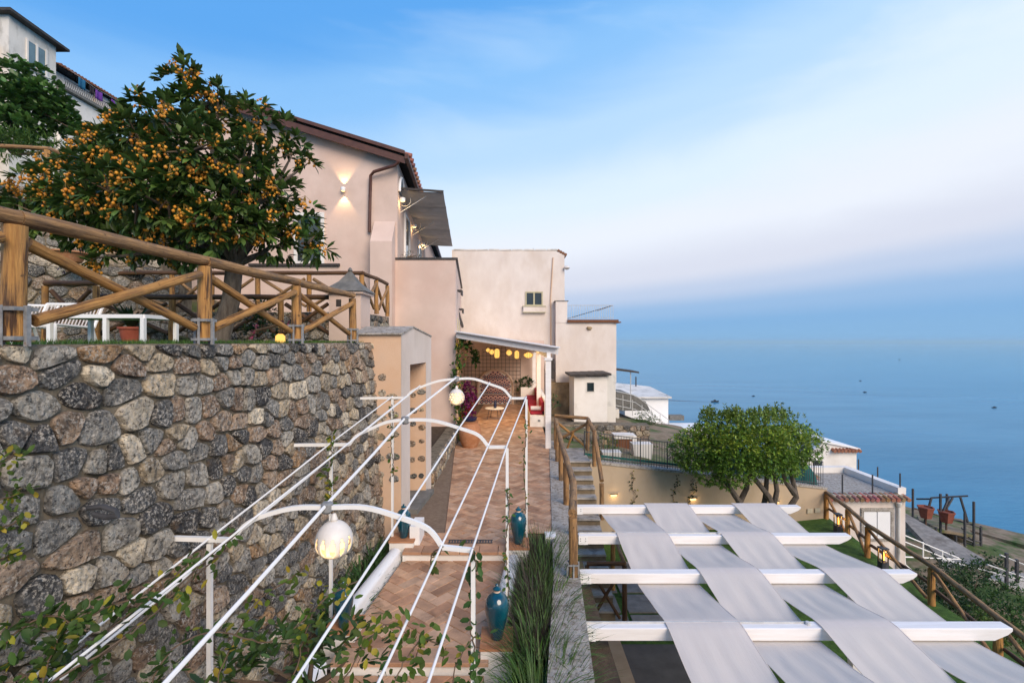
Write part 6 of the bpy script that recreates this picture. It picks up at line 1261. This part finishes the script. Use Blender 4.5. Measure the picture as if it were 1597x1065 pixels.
for i, (pts, n, lb) in enumerate((
    ([(330, 1085, 3.1), (360, 1010, 3.2), (400, 940, 3.3), (470, 890, 3.5)], 60, 'light green shoot in front of the stone wall base'),
    ([(450, 1090, 3.2), (470, 1010, 3.3), (500, 940, 3.4), (560, 905, 3.5)], 65, 'light green shoot reaching below the big globe lantern'),
    ([(520, 1090, 3.0), (560, 1020, 3.1), (600, 975, 3.2), (640, 990, 3.2)], 65, 'yellow green shoot over the lowest landing'),
    ([(600, 1095, 3.0), (625, 1040, 3.1), (655, 1000, 3.15), (690, 1005, 3.2)], 60, 'yellow green shoot beside the pergola rods at the bottom'),
    ([(700, 1090, 3.4), (715, 1030, 3.5), (745, 985, 3.6)], 26, 'dark shoot beside the near right post foot'),
    ([(230, 1090, 2.9), (260, 1020, 3.0), (330, 985, 3.1), (420, 1000, 3.2), (480, 960, 3.3)], 80, 'long arching bramble shoot at the lower left'),
    ([(60, 1090, 2.6), (90, 1000, 2.7), (160, 950, 2.8), (230, 930, 2.9)], 110, 'leafy branch low against the stone wall at the corner'),
    ([(-30, 1060, 2.5), (20, 990, 2.6), (80, 960, 2.7), (130, 985, 2.7)], 110, 'leafy branch at the extreme lower left corner'))):
    vine('foreground_shoot', lb, [P(*q) for q in pts], n, (.045, .085), (.026, .045), (.085, .14, .02) if i in (0, 1, 2, 3) else (.045, .09, .017), .13, .005, yellow=.2 if i < 4 else .1)
bush('bed_shrub', 'dark shrub filling the bed at the bottom between wall and kerb', B_((480, 1010, 3.9, 60), (540, 1030, 3.8, 60), (420, 1040, 3.7, 60), (360, 1060, 3.5, 50)), 330, 4, (.07, .13), (.03, .05), (.045, .09, .018))
bush('bed_shrub', 'dark shrub at the base of the wall at the lower left corner', B_((120, 1065, 2.9, 50), (30, 1050, 2.7, 55), (240, 1085, 3.0, 45)), 420, 4, (.05, .085), (.027, .042), (.05, .10, .02))
for i, (x, y, r) in enumerate(((5, 720, 16), (15, 775, 20), (12, 820, 22), (5, 870, 20))):
    p = P(x, y, 2.62); vine('wall_creeper', ['top', 'second', 'third', 'lowest'][i] + ' sprig of creeper on the wall at the left picture edge', [p + Vector((-.25, 0, -.05)), p, p + Vector((.06, 0, .05))], 46, (.03, .055), (.018, .03), (.06, .105, .02), .08, .004, yellow=.2)
# creepers on the beige terrace wall
for i, (x, y0, y1) in enumerate(((985, 735, 800), (1050, 740, 800), (1078, 748, 790))):
    k = ((x - 798.5) / F); t_ = (k * A0.y - A0.x) / (U.x - k * U.y); b = A0 + U * t_ + Nw * .05; d = b.y
    vine('wall_climber', ['first', 'second', 'third'][i] + ' thin dark climber on the beige wall, counted from the stair', [Vector((b.x + random.uniform(-.12, .12), d, (532.5 - y) / F * d)) for y in np.linspace(y1, y0, 6)], 46, (.05, .09), (.03, .05), (.035, .06, .015), .14, .008)
# patio planting
vine('corner_creeper', 'leafy creeper climbing the corner of the pink house', [P(714 + 3 * math.sin(k), 690 - k * 20, 16.2) for k in range(9)], 420, (.10, .18), (.05, .085), (.05, .12, .02), .26, .02, yellow=.12)
vine('corner_creeper', 'creeper strand hanging from the patio shelter beam', [P(718, 530, 16.3), P(730, 540, 17), P(741, 555, 17.5), P(740, 562, 17.5)], 130, (.12, .2), (.06, .09), (.035, .09, .018), .25, .012, yellow=.03)
bo = bush('bougainvillea', 'magenta bougainvillea in the pot behind the big jar', B_((731, 607, 16.3, 11), (735, 622, 16.2, 11), (727, 635, 16.3, 10), (733, 640, 16.1, 9)), 700, 6, (.06, .09), (.05, .07), (.20, .018, .11), 'leaf_soft', 'flowers', v=.5)
vine('bougainvillea_spray', 'red tinged spray at the foot of the bougainvillea', [P(722, 652, 16.2), P(730, 640, 16.1), P(740, 630, 16.1)], 150, (.06, .1), (.04, .06), (.32, .035, .03), .17, .01, cat='flowers', yellow=.2)
bush('planter_shrub', 'dark leafy shrub in the white planter box by the bench', B_((818, 597, 24.9, 8), (828, 597, 24.9, 8), (810, 600, 24.9, 6)), 260, 5, (.12, .2), (.05, .08), (.03, .075, .018))
bush('jar_plant', 'small potted greenery below the outhouse corner', B_((864, 622, 20, 7), (866, 632, 20, 5)), 300, 5, (.1, .18), (.03, .05), (.04, .10, .02))
bush('terrace_roof_plant', 'grey leafed potted plants on the roof terrace', B_((635, 397, 17.2, 5), (642, 397, 17.6, 5), (650, 398, 18, 4)), 300, 5, (.08, .15), (.02, .03), (.06, .075, .04))
# lawn planting
cy = clump('cycad', 'dark cycad in the red pot on the lawn', P(205, 0, 7.6).x, 7.6, .23, 46, (.35, .55), (.045, .07), (.018, .048, .018), (.3, 1.0), (.3, 1.0), .05)
bush('rose_shrub', 'dark shrub with pink flowers beside the loquat trunk', B_((402, 500, 8.2, 22), (412, 482, 8.2, 18), (395, 515, 8.0, 16), (420, 508, 8.2, 16)), 520, 5, (.06, .10), (.03, .045), (.022, .05, .014))
bush('pink_flowers', 'pink blossoms at the foot of the rose shrub', B_((398, 512, 7.8, 4), (444, 503, 7.6, 4), (392, 522, 7.7, 3)), 2500, 4, (.03, .05), (.02, .035), (.42, .08, .17), 'leaf_soft', 'flowers')
bush('purple_flowers', 'mauve flowers on top of the stone terrace wall', B_((112, 388, 10.8, 10), (128, 392, 10.8, 9), (100, 396, 10.8, 7)), 700, 5, (.05, .08), (.03, .05), (.22, .12, .16), 'leaf_soft', 'flowers')
bush('lavender_flowers', 'dark violet flowers in the terracotta bowl on the wall', B_((105, 415, 10.7, 8), (96, 416, 10.7, 6), (114, 416, 10.7, 6)), 700, 5, (.05, .08), (.02, .03), (.05, .035, .09), 'leaf_soft', 'flowers')

# more scrub on the slope so that little bare ground shows
SL = []
for i in range(64):
    v_ = random.uniform(.16, .62); u_ = random.uniform(.015, .40); p = Vector(slope(u_, v_)); SL.append(p)
SL.sort(key=lambda p: p.y)
tones = ((.04, .08, .018), (.06, .11, .022), (.03, .06, .016), (.09, .12, .03))
lbs = {}
for i, p in enumerate(SL):
    if p.y < 8.5 or (13.6 < p.x < 18.8 and 20 < p.y < 28): continue
    r = random.uniform(.45, 1.0); ti = random.randrange(4); t = bush('slope_scrub', ('mid green', 'light green', 'dark green', 'yellowish')[ti] + ' scrub bush ' + ('just below the seaward log fence' if p.y < 14 else 'on the slope near the cottage' if p.y < 22 else 'on the slope beside the shore lane' if p.y < 30 else 'near the water edge'), [(p + Vector((0, 0, r * .5)), r), (p + Vector((r * .9, .2, r * .3)), r * .7), (p + Vector((-r * .8, -.2, r * .3)), r * .65)], 130 if p.y < 16 else 60, 5, (.08, .15) if p.y < 16 else (.12, .22), (.03, .05) if p.y < 16 else (.06, .1), tones[ti], 'leaf_soft', 'bush', .5, None, 'scrub bushes on the slope')

# ---------------------------------------------------------------- sea haze
mb = MB(); mb.box((-39000, -2900, -70), (39000, 44000, 26)); hz_ = mb.mesh('haze'); hm = bpy.data.materials.new('haze'); hm.use_nodes = True; nt = hm.node_tree; nt.nodes.clear()
pv_ = nt.nodes.new('ShaderNodeVolumePrincipled'); pv_.inputs['Color'].default_value = (.60, .87, 1.0, 1); pv_.inputs['Density'].default_value = 0.85e-4; pv_.inputs['Anisotropy'].default_value = 0.0
o_ = nt.nodes.new('ShaderNodeOutputMaterial'); L(nt, pv_.outputs[0], o_.inputs['Volume']); hz_.materials.append(hm); o = bpy.data.objects.new('haze', hz_); COL.objects.link(o); o['kind'] = 'stuff'; o['label'] = 'thin pale sea haze in the air over the water'; o['category'] = 'haze'
